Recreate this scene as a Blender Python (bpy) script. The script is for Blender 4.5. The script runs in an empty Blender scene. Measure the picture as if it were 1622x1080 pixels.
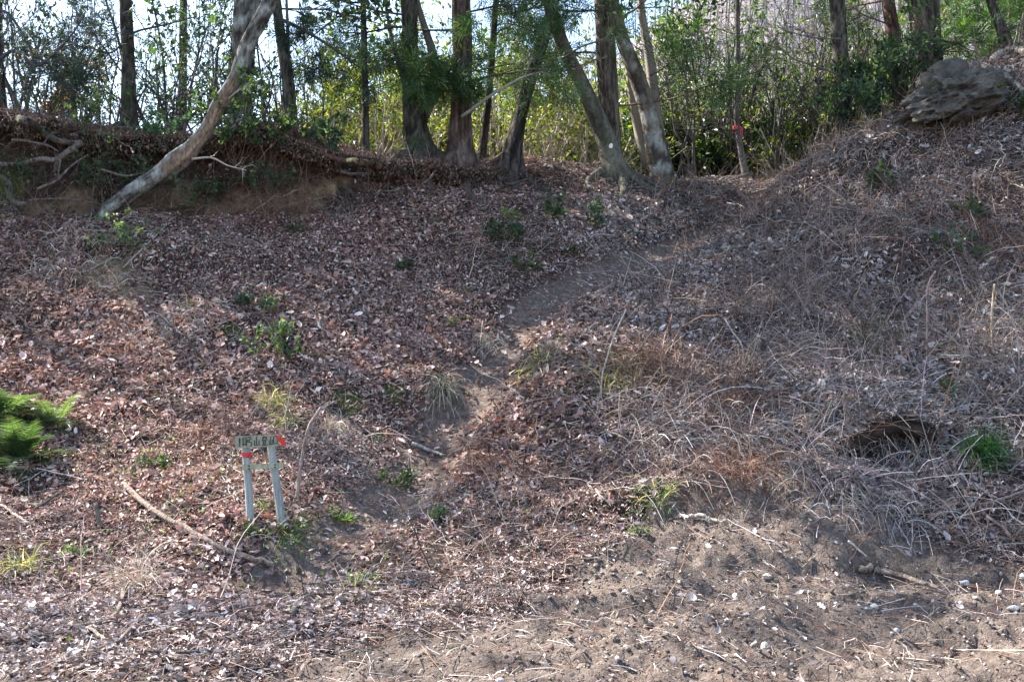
import bpy, math, numpy as np
from mathutils import Vector
R = math.radians
PI = math.pi
scn = bpy.context.scene

# ---------------------------------------------------------------- camera
CAMZ = 1.6
F = 1577.0
CX, CY = 811.0, 540.0
cam_d = bpy.data.cameras.new('camera')
cam = bpy.data.objects.new('camera', cam_d)
scn.collection.objects.link(cam)
cam.location = (0, 0, CAMZ)
cam.rotation_euler = (R(90), 0, 0)
cam_d.sensor_width = 36.0
cam_d.lens = 36.0 * F / 1622.0
cam_d.clip_end = 900
cam_d.clip_start = 0.05
scn.camera = cam

# ---------------------------------------------------------------- sky, sun, exposure
SUN = np.array([-0.60, 0.36, 0.71]); SUN /= np.linalg.norm(SUN)
world = bpy.data.worlds.new('World'); scn.world = world
world.use_nodes = True
wn = world.node_tree; wn.nodes.clear()
sky = wn.nodes.new('ShaderNodeTexSky'); sky.sky_type = 'NISHITA'
sky.sun_disc = False
sky.sun_elevation = math.asin(SUN[2])
sky.sun_rotation = math.atan2(SUN[0], SUN[1])
sky.air_density = 1.0; sky.dust_density = 1.0; sky.ozone_density = 1.0
bg = wn.nodes.new('ShaderNodeBackground'); bg.inputs['Strength'].default_value = 0.11
wo = wn.nodes.new('ShaderNodeOutputWorld')
wn.links.new(sky.outputs[0], bg.inputs[0]); wn.links.new(bg.outputs[0], wo.inputs[0])
sl = bpy.data.lights.new('sun', 'SUN'); sl.energy = 5.0; sl.angle = R(0.5)
sl.color = (1.0, 0.95, 0.88)
so = bpy.data.objects.new('sun', sl); scn.collection.objects.link(so)
so.rotation_euler = Vector(SUN).to_track_quat('Z', 'Y').to_euler()
so.location = (-20, 12, 25)
scn.view_settings.view_transform = 'Standard'
scn.view_settings.look = 'None'
scn.view_settings.gamma = 1.0
scn.view_settings.use_curve_mapping = False
scn.view_settings.exposure = 2.15
scn.cycles.max_bounces = 6
scn.cycles.diffuse_bounces = 3
scn.cycles.transmission_bounces = 3
scn.cycles.transparent_max_bounces = 4

# ---------------------------------------------------------------- noise
def _hash(ix, iy, iz, seed):
    h = (ix * 374761393 + iy * 668265263 + iz * 2147483647 + seed * 1274126177) & 0xFFFFFFFF
    h = ((h ^ (h >> 13)) * 1274126177) & 0xFFFFFFFF
    h = h ^ (h >> 16)
    return (h & 0xFFFFFF) / float(0xFFFFFF)

def vnoise(p, seed=0):
    p = np.asarray(p, float)
    i = np.floor(p).astype(np.int64); f = p - i
    f = f * f * (3 - 2 * f)
    out = 0
    for dx in (0, 1):
        wx = f[..., 0] if dx else 1 - f[..., 0]
        for dy in (0, 1):
            wy = f[..., 1] if dy else 1 - f[..., 1]
            for dz in (0, 1):
                wz = f[..., 2] if dz else 1 - f[..., 2]
                out = out + wx * wy * wz * _hash(i[..., 0] + dx, i[..., 1] + dy, i[..., 2] + dz, seed)
    return out * 2 - 1

def fbm(p, octs=4, seed=0, gain=0.5):
    a, s, t = 1.0, 0, 0
    p = np.asarray(p, float)
    for k in range(octs):
        s = s + a * vnoise(p, seed + k * 7); t += a
        a *= gain; p = p * 2.03
    return s / t

def n2(x, y, f, seed=0, octs=3, gain=0.5):
    return fbm(np.stack([x * f, y * f, np.zeros_like(x) + .37], -1), octs, seed, gain)

def sstep(a, b, x):
    t = np.clip((x - a) / (b - a), 0, 1)
    return t * t * (3 - 2 * t)

# ---------------------------------------------------------------- terrain
def PX(u, v, Y):
    """world point seen at pixel (u,v) of the photograph at depth Y"""
    return np.array([(u - CX) / F * Y, Y, CAMZ - (v - CY) / F * Y])

# scarp: x -> (lip depth, height)
SC_X = np.array([-30, -6.2, -4.3, -2.9, -2.2, -1.6, -0.6, 0.35, 1.0, 30])
SC_H = np.array([1.15, 1.15, 1.0, 1.0, 0.66, 0.36, 0.22, 0.18, 0.0, 0.0])
SC_Y = np.array([12.0, 12.0, 12.12, 12.1, 12.3, 12.6, 12.75, 12.9, 13.2, 13.2])
cols = {
    -300: [(930, 6.5), (830, 7.4), (700, 8.6), (600, 9.5), (500, 10.3), (420, 11.0), (345, 11.8)],
    0:   [(930, 6.5), (830, 7.4), (700, 8.6), (600, 9.5), (500, 10.3), (420, 11.0), (345, 11.8)],
    220: [(935, 6.5), (830, 7.5), (700, 8.7), (600, 9.6), (500, 10.4), (420, 11.1), (345, 11.9)],
    430: [(945, 6.4), (830, 7.4), (700, 8.6), (600, 9.6), (500, 10.5), (400, 11.4), (350, 11.9)],
    650: [(940, 6.4), (850, 7.4), (700, 9.0), (600, 9.9), (500, 10.7), (400, 11.7), (300, 12.5)],
    900: [(900, 6.6), (830, 7.3), (700, 8.5), (600, 9.4), (500, 10.5), (400, 11.6), (320, 12.8), (275, 13.7)],
    1180: [(880, 6.8), (800, 7.4), (700, 8.3), (600, 9.2), (500, 10.3), (400, 11.6), (330, 13.0), (292, 14.3)],
    1300: [(880, 6.8), (790, 7.4), (700, 8.1), (600, 9.0), (500, 9.9), (400, 10.9), (300, 12.1), (253, 12.9)],
    1450: [(900, 6.7), (780, 7.4), (700, 8.0), (600, 8.8), (500, 9.7), (400, 10.5), (300, 11.5), (200, 12.4), (172, 12.9)],
    1622: [(900, 6.6), (800, 7.2), (700, 7.9), (600, 8.6), (500, 9.4), (400, 10.1), (300, 10.9), (150, 12.0), (85, 12.7)],
    1850: [(900, 6.5), (800, 7.1), (700, 7.8), (500, 9.2), (300, 10.5), (150, 11.5), (60, 12.4)],
}
ctrl = []
for u, L in cols.items():
    for v, Y in L:
        ctrl.append(PX(u, v, Y))
    last = PX(u, *L[-1])
    x0, Y0, z0 = last
    if u <= 430: extra = [(0.6, .06), (1.3, .15), (2.6, -.1), (6, -.9), (12, -2.6)]
    elif u == 650: extra = [(0.5, .05), (0.9, .08), (2.2, -.2), (6, -1.1), (12, -2.8)]
    else: extra = [(0.6, .0), (1.6, -.45), (5, -1.7), (11, -3.4)]
    if u >= 1450: extra = [(0.8, .1), (2, .1), (5, -.3), (11, -1.2)]
    for d, dz in extra:
        Yn = Y0 + d
        ctrl.append(np.array([x0 * Yn / Y0, Yn, z0 + dz]))
    for v in (1000, 1080):
        Y = F * CAMZ / (v - CY)
        ctrl.append(np.array([(u - CX) / F * Y, Y, 0.0]))
for x in (-8, -4, 0, 4, 8):
    ctrl.append(np.array([x, 3.0, 0.0])); ctrl.append(np.array([x, 0.5, 0.0]))
ctrl = np.array(ctrl)
def _U(r2):
    return 0.5 * r2 * np.log(r2 + 1e-9)
_n = len(ctrl)
_d2 = ((ctrl[:, None, :2] - ctrl[None, :, :2]) ** 2).sum(-1)
_A = np.zeros((_n + 3, _n + 3))
_A[:_n, :_n] = _U(_d2) + np.eye(_n) * 0.06
_A[:_n, _n] = 1; _A[:_n, _n + 1:] = ctrl[:, :2]
_A[_n, :_n] = 1; _A[_n + 1:, :_n] = ctrl[:, :2].T
_w = np.linalg.solve(_A, np.concatenate([ctrl[:, 2], [0, 0, 0]]))
BX = np.arange(-13, 13.01, 0.1); BY = np.arange(1.0, 26.01, 0.1)
_gx, _gy = np.meshgrid(BX, BY)
_pp = np.stack([_gx.ravel(), _gy.ravel()], -1)
_base = np.zeros(len(_pp))
for k in range(0, len(_pp), 8000):
    q = _pp[k:k + 8000]
    d2 = ((q[:, None, :] - ctrl[None, :, :2]) ** 2).sum(-1)
    _base[k:k + 8000] = _U(d2) @ _w[:_n] + _w[_n] + q @ _w[_n + 1:]
BASE = _base.reshape(_gx.shape)

PATH = None
def base_h(x, y):
    xi = np.clip((x - BX[0]) / 0.1, 0, len(BX) - 1.001); yi = np.clip((y - BY[0]) / 0.1, 0, len(BY) - 1.001)
    ix = xi.astype(int); iy = yi.astype(int); fx = xi - ix; fy = yi - iy
    b = (BASE[iy, ix] * (1 - fx) * (1 - fy) + BASE[iy, ix + 1] * fx * (1 - fy)
         + BASE[iy + 1, ix] * (1 - fx) * fy + BASE[iy + 1, ix + 1] * fx * fy)
    far = np.clip(y - 26, 0, None)
    b = b - far * 0.32 * sstep(0, 6, far)
    b = np.maximum(b, -14)
    return b * sstep(1.5, 3.2, y)

# local ledges: centre x, half width, edge depth, height, softness
LEDGES = [(-4.15, 1.0, 11.0, 0.30, 0.16), (-4.4, .7, 10.3, 0.16, .2), (2.98, .36, 7.95, 0.42, 0.09), (4.15, .6, 10.3, 0.3, 0.14),
          (2.3, .6, 9.8, 0.2, 0.15), (-.85, .5, 9.55, 0.16, 0.12), (-.3, .5, 10.75, .12, .12), (-1.8, .8, 9.35, .16, .15), (-2.9, .5, 10.05, .18, .15),
          (1.7, .8, 7.25, 0.18, 0.2), (2.35, .5, 6.6, 0.14, 0.12), (-1.1, .9, 7.0, .10, .2), (4.5, 1.2, 12.1, .35, .15)]

def seg_dist(x, y, poly):
    best = np.full(np.shape(x), 9e9)
    for (ax, ay), (bx, by) in zip(poly[:-1], poly[1:]):
        dx, dy = bx - ax, by - ay
        t = np.clip(((x - ax) * dx + (y - ay) * dy) / (dx * dx + dy * dy), 0, 1)
        d = np.hypot(x - ax - t * dx, y - ay - t * dy)
        best = np.minimum(best, d)
    return best

def scarp(x, y):
    lip = np.interp(x, SC_X, SC_Y) + 0.20 * n2(x, y * 0, 1.1, 5) + .07 * n2(x, y * 0, 5., 6)
    h = np.interp(x, SC_X, SC_H) * (1 + .10 * n2(x, y * 0, 1.0, 9))
    return h, lip

def H(x, y, fine=True):
    x = np.asarray(x, float); y = np.asarray(y, float)
    z = base_h(x, y)
    h, lip = scarp(x, y)
    z = z + h * sstep(-0.17, 0.17, y - lip)
    for cx, hw, ye, hh, w in LEDGES:
        m = np.exp(-((x - cx) / hw) ** 2)
        d = y - (ye + .12 * n2(x, y * 0 + cx, 2.0, 31))
        z = z + m * hh * (sstep(-w, w, d) - sstep(-1.1, 1.3, d))
    if PATH is not None:
        near = (np.abs(x) < 9) & (y < 16)
        d = seg_dist(x, y, PATH)
        z = z - 0.11 * np.exp(-(d / 0.3) ** 2) * near
    z = z + (h > .15) * np.exp(-((y - lip - .35) / .6) ** 2) * (.13 * n2(x, y * .4, 1.3, 15) + .06 * n2(x, y, 4, 16))
    if fine:
        slope = sstep(6.2, 7.6, y)
        calm = 1 if PATH is None else 1 - .9 * np.exp(-(d / .85) ** 2)
        z = z + slope * calm * (0.09 * n2(x, y, 0.9, 11) + 0.07 * (1 - 2.2 * np.abs(n2(x, y, 1.9, 14))) + 0.05 * n2(x, y, 3.6, 12) + 0.025 * n2(x, y, 9, 13))
        soil = (1 - slope)
        # churned road soil: clods and furrows
        ridg = 1 - np.abs(n2(x * 0.55 + y * .25, y * 1.25, 1.7, 21, 4))
        cl = sstep(-1.5, 1.2, x)
        churn = (1 - sstep(7.2, 8.0, y)) * (0.45 + .75 * cl)
        z = z + churn * (0.27 * (ridg - .75) + 0.09 * n2(x, y, 3.6, 22, 5, .65) + .03 * (1 - 2 * np.abs(n2(x, y, 11, 24, 3, .6))))
        z = z + soil * .01 * n2(x, y, 8, 23)
    return z

def G(u, v, y0=4.0, y1=24.0, fine=True):
    """point of the ground seen at pixel (u, v)"""
    Y = np.arange(y0, y1, 0.01)
    x = (u - CX) / F * Y; z = CAMZ - (v - CY) / F * Y
    hh = H(x, Y, fine)
    k = np.nonzero(z <= hh)[0]
    i = k[0] if len(k) else len(Y) - 1
    return np.array([x[i], Y[i], hh[i]])

def nrm(x, y, e=0.04, fine=False):
    x = np.asarray(x, float); y = np.asarray(y, float)
    dx = (H(x + e, y, fine) - H(x - e, y, fine)) / (2 * e); dy = (H(x, y + e, fine) - H(x, y - e, fine)) / (2 * e)
    n = np.stack([-dx, -dy, np.ones_like(dx)], -1)
    return n / np.linalg.norm(n, axis=-1, keepdims=True)

_pathpx = [(420, 930), (510, 855), (600, 800), (668, 740), (715, 670), (755, 600), (800, 535), (850, 478), (930, 430), (1010, 402), (1090, 372), (1170, 340), (1200, 300)]
_pts = [G(u, v, fine=False)[:2] for u, v in _pathpx]
PATH = [tuple(p) for p in _pts]

# ---------------------------------------------------------------- mesh accumulator
ORG = {}
class Acc:
    def __init__(s): s.v = []; s.f = []; s.c = []; s.n = 0
    def add(s, v, f, c=None):
        v = np.asarray(v, float).reshape(-1, 3); f = np.asarray(f, int)
        s.v.append(v); s.f.append(f + s.n)
        if c is None: c = (1, 1, 1)
        c = np.asarray(c, float)
        if c.ndim == 1: c = np.tile(c[:3], (len(v), 1))
        s.c.append(c[:, :3]); s.n += len(v)
    def build(s, name, mat, parent=None, at=None, smooth=False):
        if s.n == 0: return None
        v = np.concatenate(s.v); c = np.concatenate(s.c)
        org = ORG[parent.name] if parent is not None else (np.array(at, float) if at is not None else np.zeros(3))
        v = v - org
        me = bpy.data.meshes.new(name)
        me.vertices.add(len(v)); me.vertices.foreach_set('co', v.astype(np.float32).ravel())
        tot = np.concatenate([np.full(len(f), f.shape[1]) for f in s.f])
        loops = np.concatenate([f.ravel() for f in s.f])
        st = np.concatenate([[0], np.cumsum(tot)[:-1]])
        me.loops.add(len(loops)); me.loops.foreach_set('vertex_index', loops.astype(np.int32))
        me.polygons.add(len(tot)); me.polygons.foreach_set('loop_start', st.astype(np.int32))
        me.polygons.foreach_set('use_smooth', np.full(len(tot), smooth))
        a = me.attributes.new('Col', 'FLOAT_COLOR', 'POINT')
        a.data.foreach_set('color', np.concatenate([c, np.ones((len(c), 1))], 1).astype(np.float32).ravel())
        me.materials.append(mat)
        me.update(calc_edges=True)
        o = bpy.data.objects.new(name, me); scn.collection.objects.link(o)
        if parent is not None: o.parent = parent
        else: o.location = tuple(org)
        ORG[o.name] = org
        return o

def thing(name, label, cat, loc, group=None):
    o = bpy.data.objects.new(name, None); scn.collection.objects.link(o)
    o.empty_display_size = 0.1
    o.location = tuple(loc); ORG[o.name] = np.array(loc, float)
    o['label'] = label; o['category'] = cat
    if group: o['group'] = group
    return o
def tag(o, label, cat, group=None, kind=None):
    if label: o['label'] = label
    if cat: o['category'] = cat
    if group: o['group'] = group
    if kind: o['kind'] = kind
    return o

def unit(a):
    a = np.asarray(a, float)
    return a / (np.linalg.norm(a, axis=-1, keepdims=True) + 1e-12)

def tubes(acc, P, Rr, sides=3, col=(1, 1, 1), ref=None, cap=True):
    """P (n,k,3) centre lines, Rr (n,k) radii, col (3,), (n,3) or (n,k,3)"""
    P = np.asarray(P, float); Rr = np.asarray(Rr, float)
    n, k, _ = P.shape
    T = np.gradient(P, axis=1); T = unit(T)
    if ref is None:
        ov = unit(P[:, -1] - P[:, 0])
        r0 = np.tile([0, 1.0, 0], (n, 1)); bad = np.abs(ov[:, 1]) > .75
        r0[bad] = [1.0, 0, 0]
        ref = r0[:, None, :]
    A = unit(np.cross(T, np.broadcast_to(ref, T.shape))); B = np.cross(T, A)
    th = np.arange(sides) * 2 * PI / sides
    V = P[:, :, None, :] + Rr[:, :, None, None] * (A[:, :, None, :] * np.cos(th)[:, None] + B[:, :, None, :] * np.sin(th)[:, None])
    V = V.reshape(-1, 3)
    i = np.arange(n)[:, None, None] * k * sides; j = np.arange(k - 1)[None, :, None] * sides; s = np.arange(sides)[None, None, :]
    s2 = (s + 1) % sides
    q = np.stack([i + j + s, i + j + s2, i + j + sides + s2, i + j + sides + s], -1).reshape(-1, 4)
    col = np.asarray(col, float)
    if col.ndim == 1: c = np.tile(col, (len(V), 1))
    elif col.ndim == 2: c = np.repeat(col, k * sides, 0)
    else: c = np.repeat(col.reshape(-1, 3), sides, 0)
    base = acc.n
    acc.add(V, q, c)
    if cap and sides > 3:
        s1 = np.arange(sides)
        capf = (np.arange(n)[:, None] * k * sides + (k - 1) * sides + s1[None, ::1])
        acc.f.append(capf + base)
        acc.f.append((np.arange(n)[:, None] * k * sides + s1[None, ::-1]) + base)

def ribbons(acc, P, W, col, side=None):
    P = np.asarray(P, float); n, k, _ = P.shape
    T = unit(np.gradient(P, axis=1))
    if side is None:
        rr = unit(np.random.RandomState(n + k).normal(size=(n, 3)) + [0, -1.2, .3])
    else: rr = side
    S = unit(np.cross(T, np.broadcast_to(rr[:, None, :], T.shape)))
    V = np.stack([P - S * W[..., None] / 2, P + S * W[..., None] / 2], 2).reshape(-1, 3)
    i = np.arange(n)[:, None] * 2 * k; j = np.arange(k - 1)[None, :] * 2
    q = np.stack([i + j, i + j + 1, i + j + 3, i + j + 2], -1).reshape(-1, 4)
    acc.add(V, q, np.repeat(np.asarray(col, float), 2 * k, 0))

LEAF4 = (np.array([(0, 0, 0), (.5, 0, -.10), (1, 0, .06), (.42, .5, .10), (.42, -.5, .06)]), np.array([(0, 4, 1), (0, 1, 3), (1, 4, 2), (1, 2, 3)]))
LEAF2 = (np.array([(0, 0, 0), (.45, .5, .12), (1, 0, 0), (.45, -.5, .12)]), np.array([(0, 3, 2), (0, 2, 1)]))
LEAFC = (np.array([(0, 0, .0), (.3, .42, .06), (.3, -.42, .12), (.7, .46, .22), (.75, -.30, .16), (1, .05, .3), (.5, 0, 0)]),
         np.array([(0, 2, 6), (0, 6, 1), (6, 2, 4), (6, 4, 5), (6, 5, 3), (1, 6, 3)]))
# lobed oak-like leaf
_l = [(0, 0), (.18, .16), (.3, .40), (.40, .20), (.58, .46), (.68, .20), (.86, .28), (1, 0)]
_lv = [(x, y, .09 * abs(y) * 2) for x, y in _l] + [(x, -y * .9, .12 * abs(y) * 2) for x, y in _l[1:-1]]
_lf = [(0, 1, 7), (1, 3, 7), (1, 2, 3), (3, 5, 7), (3, 4, 5), (5, 6, 7), (0, 7, 8), (8, 7, 10), (8, 10, 9), (10, 7, 12), (10, 12, 11), (12, 7, 13)]
LEAFO = (np.array(_lv), np.array(_lf))
def needle_tpl(nb=9, w=.05, spread=1.2, droop=.25, seed=1):
    r = np.random.RandomState(seed); V = []; Fc = []
    for k in range(nb):
        t = k / (nb - 1.0); side = 1 if k % 2 else -1
        a = side * spread * (1 - .75 * t) * r.uniform(.8, 1.1)
        b = np.array([t * .55, 0, 0]); L = r.uniform(.4, .55)
        d = np.array([math.cos(a), math.sin(a), r.uniform(-droop, .15)])
        s = np.array([-math.sin(a), math.cos(a), .3]) * w / 2
        n0 = len(V); V += [b, b + d * L * .5 + s, b + d * L, b + d * L * .5 - s]; Fc.append((n0, n0 + 1, n0 + 2, n0 + 3))
    return np.array(V), np.array(Fc)
NEEDLE = needle_tpl()
NEEDLE_D = needle_tpl(7, .10, 1.0, .1, 4)

def leaves(acc, pos, d, n, L, W, col, tpl=LEAF2):
    tv, tf = tpl
    pos = np.asarray(pos, float); m = len(pos)
    if m == 0: return
    X = unit(d); Y = unit(np.cross(n, X)); Z = np.cross(X, Y)
    L = np.broadcast_to(L, (m,)); W = np.broadcast_to(W, (m,))
    V = (pos[:, None, :] + X[:, None, :] * (tv[None, :, 0, None] * L[:, None, None]) + Y[:, None, :] * (tv[None, :, 1, None] * W[:, None, None])
         + Z[:, None, :] * (tv[None, :, 2, None] * L[:, None, None]))
    f = (np.arange(m)[:, None, None] * len(tv) + tf[None]).reshape(-1, tf.shape[1])
    acc.add(V.reshape(-1, 3), f, np.repeat(np.broadcast_to(col, (m, 3)), len(tv), 0))

def pal(r, n, colors, weights=None, var=.18):
    colors = np.array(colors, float)
    if weights is not None: weights = np.array(weights, float) / np.sum(weights)
    i = r.choice(len(colors), n, p=weights)
    c = colors[i] * (1 + r.normal(0, var, (n, 1))) * (1 + r.normal(0, .05, (n, 3)))
    return np.clip(c, .004, .9)

# ---------------------------------------------------------------- materials
def newmat(name):
    m = bpy.data.materials.new(name); m.use_nodes = True
    nt = m.node_tree; nt.nodes.clear()
    out = nt.nodes.new('ShaderNodeOutputMaterial')
    return m, nt, out
def node(nt, t, **k):
    n = nt.nodes.new(t)
    for a, b in k.items():
        if a in n.inputs.keys(): n.inputs[a].default_value = b
        else: setattr(n, a, b)
    return n
def attr_mat(name, rough=.65, transl=0.0, nscale=30, nvar=.35, bump=.0, bscale=60, spec=.3, tcol=(1.25, 1.2, .7), zstretch=1.0):
    m, nt, out = newmat(name); L = nt.links.new
    at = node(nt, 'ShaderNodeAttribute', attribute_name='Col')
    tc = node(nt, 'ShaderNodeTexCoord'); mp = node(nt, 'ShaderNodeMapping'); mp.inputs['Scale'].default_value = (1, 1, zstretch)
    L(tc.outputs['Object'], mp.inputs[0])
    nz = node(nt, 'ShaderNodeTexNoise', Scale=nscale, Detail=5.0, Roughness=.65); L(mp.outputs[0], nz.inputs['Vector'])
    mr = node(nt, 'ShaderNodeMapRange'); mr.inputs[1].default_value = .25; mr.inputs[2].default_value = .75
    mr.inputs[3].default_value = 1 - nvar; mr.inputs[4].default_value = 1 + nvar
    L(nz.outputs[0], mr.inputs[0])
    mx = node(nt, 'ShaderNodeVectorMath', operation='SCALE'); L(at.outputs['Color'], mx.inputs[0]); L(mr.outputs[0], mx.inputs['Scale'])
    b = node(nt, 'ShaderNodeBsdfPrincipled'); b.inputs['Roughness'].default_value = rough
    b.inputs['Specular IOR Level'].default_value = spec
    L(mx.outputs[0], b.inputs['Base Color'])
    if bump > 0:
        bn = node(nt, 'ShaderNodeTexNoise', Scale=bscale, Detail=6.0, Roughness=.7); L(mp.outputs[0], bn.inputs['Vector'])
        bp = node(nt, 'ShaderNodeBump', Strength=bump, Distance=.045); L(bn.outputs[0], bp.inputs['Height']); L(bp.outputs[0], b.inputs['Normal'])
    if transl > 0:
        tr = node(nt, 'ShaderNodeBsdfTranslucent')
        vm = node(nt, 'ShaderNodeVectorMath', operation='MULTIPLY'); L(mx.outputs[0], vm.inputs[0]); vm.inputs[1].default_value = tcol
        L(vm.outputs[0], tr.inputs['Color'])
        ms = node(nt, 'ShaderNodeMixShader', Fac=transl); L(b.outputs[0], ms.inputs[1]); L(tr.outputs[0], ms.inputs[2]); L(ms.outputs[0], out.inputs[0])
    else: L(b.outputs[0], out.inputs[0])
    return m
M_litter = attr_mat('dry leaf', .75, .12, 45, .35, tcol=(1.1, .9, .7), spec=.15)
M_leaf = attr_mat('green leaf', .38, .42, 12, .25, spec=.5, tcol=(1.9, 1.9, .7))
M_needle = attr_mat('needles', .55, .25, 12, .25, spec=.3, tcol=(1.6, 1.6, .7))
M_twig = attr_mat('twig', .8, 0, 40, .3, spec=.2)
M_bark = attr_mat('bark', .92, 0, 34, .8, 1.0, 30, .08, zstretch=.3)
M_smooth = attr_mat('smooth bark', .9, 0, 22, .6, .9, 45, .1, zstretch=.6)
M_wood = attr_mat('weathered wood', .85, 0, 60, .45, .7, 80, .15, zstretch=.08)
M_stone = attr_mat('stone', .85, 0, 30, .35, .2, 60, .2)
M_moss = attr_mat('moss', .95, .0, 60, .5, .9, 180, .1)
M_tape = attr_mat('tape', .45, .1, 20, .1, spec=.5, tcol=(1, .4, .4))
M_rock = attr_mat('rock', .9, 0, 5, .7, 1.0, 9, .15)
M_hill = attr_mat('far woods', .95, 0, .12, .2, spec=.0)

def ground_mat():
    m, nt, out = newmat('ground'); L = nt.links.new
    tc = node(nt, 'ShaderNodeTexCoord')
    def nz(sc, det=5, rg=.6):
        n = node(nt, 'ShaderNodeTexNoise', Scale=sc, Detail=float(det), Roughness=rg); L(tc.outputs['Object'], n.inputs['Vector']); return n.outputs[0]
    def ramp(src, stops):
        r = node(nt, 'ShaderNodeValToRGB'); el = r.color_ramp.elements
        while len(el) < len(stops): el.new(.5)
        for e, (p, c) in zip(el, stops): e.position = p; e.color = (*c, 1)
        L(src, r.inputs[0]); return r.outputs[0]
    def mix(f, a, b):
        x = node(nt, 'ShaderNodeMix', data_type='RGBA')
        L(f, x.inputs[0]); L(a, x.inputs[6]); L(b, x.inputs[7]); return x.outputs[2]
    def att(nm): return node(nt, 'ShaderNodeAttribute', attribute_name=nm).outputs['Fac']
    under = ramp(nz(14, 6), [(.3, (.022, .015, .012)), (.5, (.05, .034, .027)), (.7, (.11, .08, .065))])
    soil = ramp(nz(22, 8, .75), [(.3, (.055, .041, .034)), (.46, (.12, .093, .076)), (.6, (.185, .15, .126)), (.75, (.33, .28, .24))])
    trod = ramp(nz(20, 7, .7), [(.3, (.07, .05, .04)), (.5, (.15, .113, .092)), (.7, (.26, .21, .175))])
    ochre = ramp(nz(9, 6, .7), [(.3, (.08, .05, .03)), (.5, (.20, .135, .085)), (.72, (.38, .29, .20))])
    mossc = ramp(nz(40, 6, .7), [(.3, (.022, .03, .008)), (.55, (.06, .078, .018)), (.75, (.12, .135, .04))])
    c = mix(att('soil'), under, soil); c = mix(att('path'), c, trod); c = mix(att('ochre'), c, ochre); c = mix(att('moss'), c, mossc)
    b = node(nt, 'ShaderNodeBsdfPrincipled'); b.inputs['Roughness'].default_value = .95; b.inputs['Specular IOR Level'].default_value = .15
    L(c, b.inputs['Base Color'])
    b1 = node(nt, 'ShaderNodeBump', Strength=.9, Distance=.03); L(nz(28, 8, .75), b1.inputs['Height'])
    vo = node(nt, 'ShaderNodeTexVoronoi', Scale=70.0); L(tc.outputs['Object'], vo.inputs['Vector'])
    b2 = node(nt, 'ShaderNodeBump', Strength=.5, Distance=.012); b2.invert = True; L(vo.outputs['Distance'], b2.inputs['Height']); L(b1.outputs[0], b2.inputs['Normal'])
    L(b2.outputs[0], b.inputs['Normal'])
    L(b.outputs[0], out.inputs[0])
    return m
M_ground = ground_mat()

# ---------------------------------------------------------------- masks on the ground
MOSS = [(372, 527, .17), (622, 622, .16), (690, 602, .12), (550, 636, .2), (320, 385, .12), (1570, 185, .2), (1540, 180, .15), (90, 200, .22), (60, 195, .2), (640, 262, .25),
        (300, 490, .15), (110, 205, .2), (820, 345, .12), (790, 250, .2), (590, 700, .14), (1100, 395, .1), (20, 350, .2), (15, 300, .25), (880, 265, .15)]
MOSSW = [(G(u, v, fine=False), r) for u, v, r in MOSS]
OCHRE = [(280, 320, .36), (235, 318, .32), (470, 318, .36), (385, 325, .25), (520, 300, .18), (550, 290, .16), (440, 340, .26), (60, 335, .2), (120, 325, .25), (170, 450, .33), (215, 475, .3), (700, 740, .12),
         (150, 440, .3), (340, 340, .2), (500, 325, .18)]
OCHW = [(G(u, v, fine=False), r) for u, v, r in OCHRE]
def masks(x, y, zz=None):
    edge = 7.0 + 0.25 * n2(x, y, 1.1, 41) + .12 * n2(x, y, 5, 42)
    right = sstep(-.4, .6, x)
    lim = np.interp(x, [-6, -3.2, -1.2, 0.0, 0.6, 1.2, 2.0, 2.6, 3.3, 6], [4.35, 4.45, 4.75, 5.6, 6.7, 7.45, 7.6, 7.1, 6.4, 6.2]) + .3 * n2(x, y, 1.3, 43) + .12 * n2(x, y, 6, 44)
    road = 1 - sstep(-.18, .18, y - lim)
    d = seg_dist(x, y, PATH)
    pw = np.interp(y, [6, 8, 9.5, 11, 13], [.26, .36, .36, .20, .17])
    path = (1 - sstep(pw * .6, pw * 1.5, d + .08 * n2(x, y, 5, 45)))
    och = np.zeros_like(x); mo = np.zeros_like(x)
    j = .12 * n2(x, y, 4, 46) + .06 * n2(x, y, 12, 47)
    if zz is not None: j = .16 * fbm(np.stack([x * 4, y * 4, zz * 4], -1), 4, 48, .65)
    for p, r in OCHW:
        q = np.sqrt((x - p[0]) ** 2 + ((y - p[1]) * 1.2) ** 2 + (0 if zz is None else ((zz - p[2]) * 1.25) ** 2))
        och = np.maximum(och, 1 - sstep(r * .6, r * 1.1, q + j))
    for p, r in MOSSW:
        q = np.sqrt((x - p[0]) ** 2 + (y - p[1]) ** 2 + (0 if zz is None else (zz - p[2]) ** 2))
        mo = np.maximum(mo, 1 - sstep(r * .5, r * 1.0, q + j))
    h, lip = scarp(x, y)
    face = (h > .1) * (1 - sstep(.22, .34, np.abs(y - lip - .02)))
    return road, path, och, mo, face

# ---------------------------------------------------------------- ground sheet
def axis(segs):
    out = []
    for a, b, s in segs: out.append(np.arange(a, b - 1e-6, s))
    return np.concatenate(out + [[segs[-1][1]]])
gx = axis([(-220, -60, 20), (-60, -20, 4), (-20, -8.5, .5), (-8.5, 8.5, .038), (8.5, 20, .5), (20, 60, 4), (60, 220, 20)])
gy = axis([(-60, -10, 10), (-10, 2, 1), (2, 4.2, .2), (4.2, 11.7, .038), (11.7, 12.9, .024), (12.9, 14.6, .06), (14.6, 24, .25), (24, 60, 3), (60, 260, 20)])
X, Yg = np.meshgrid(gx, gy)
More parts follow.
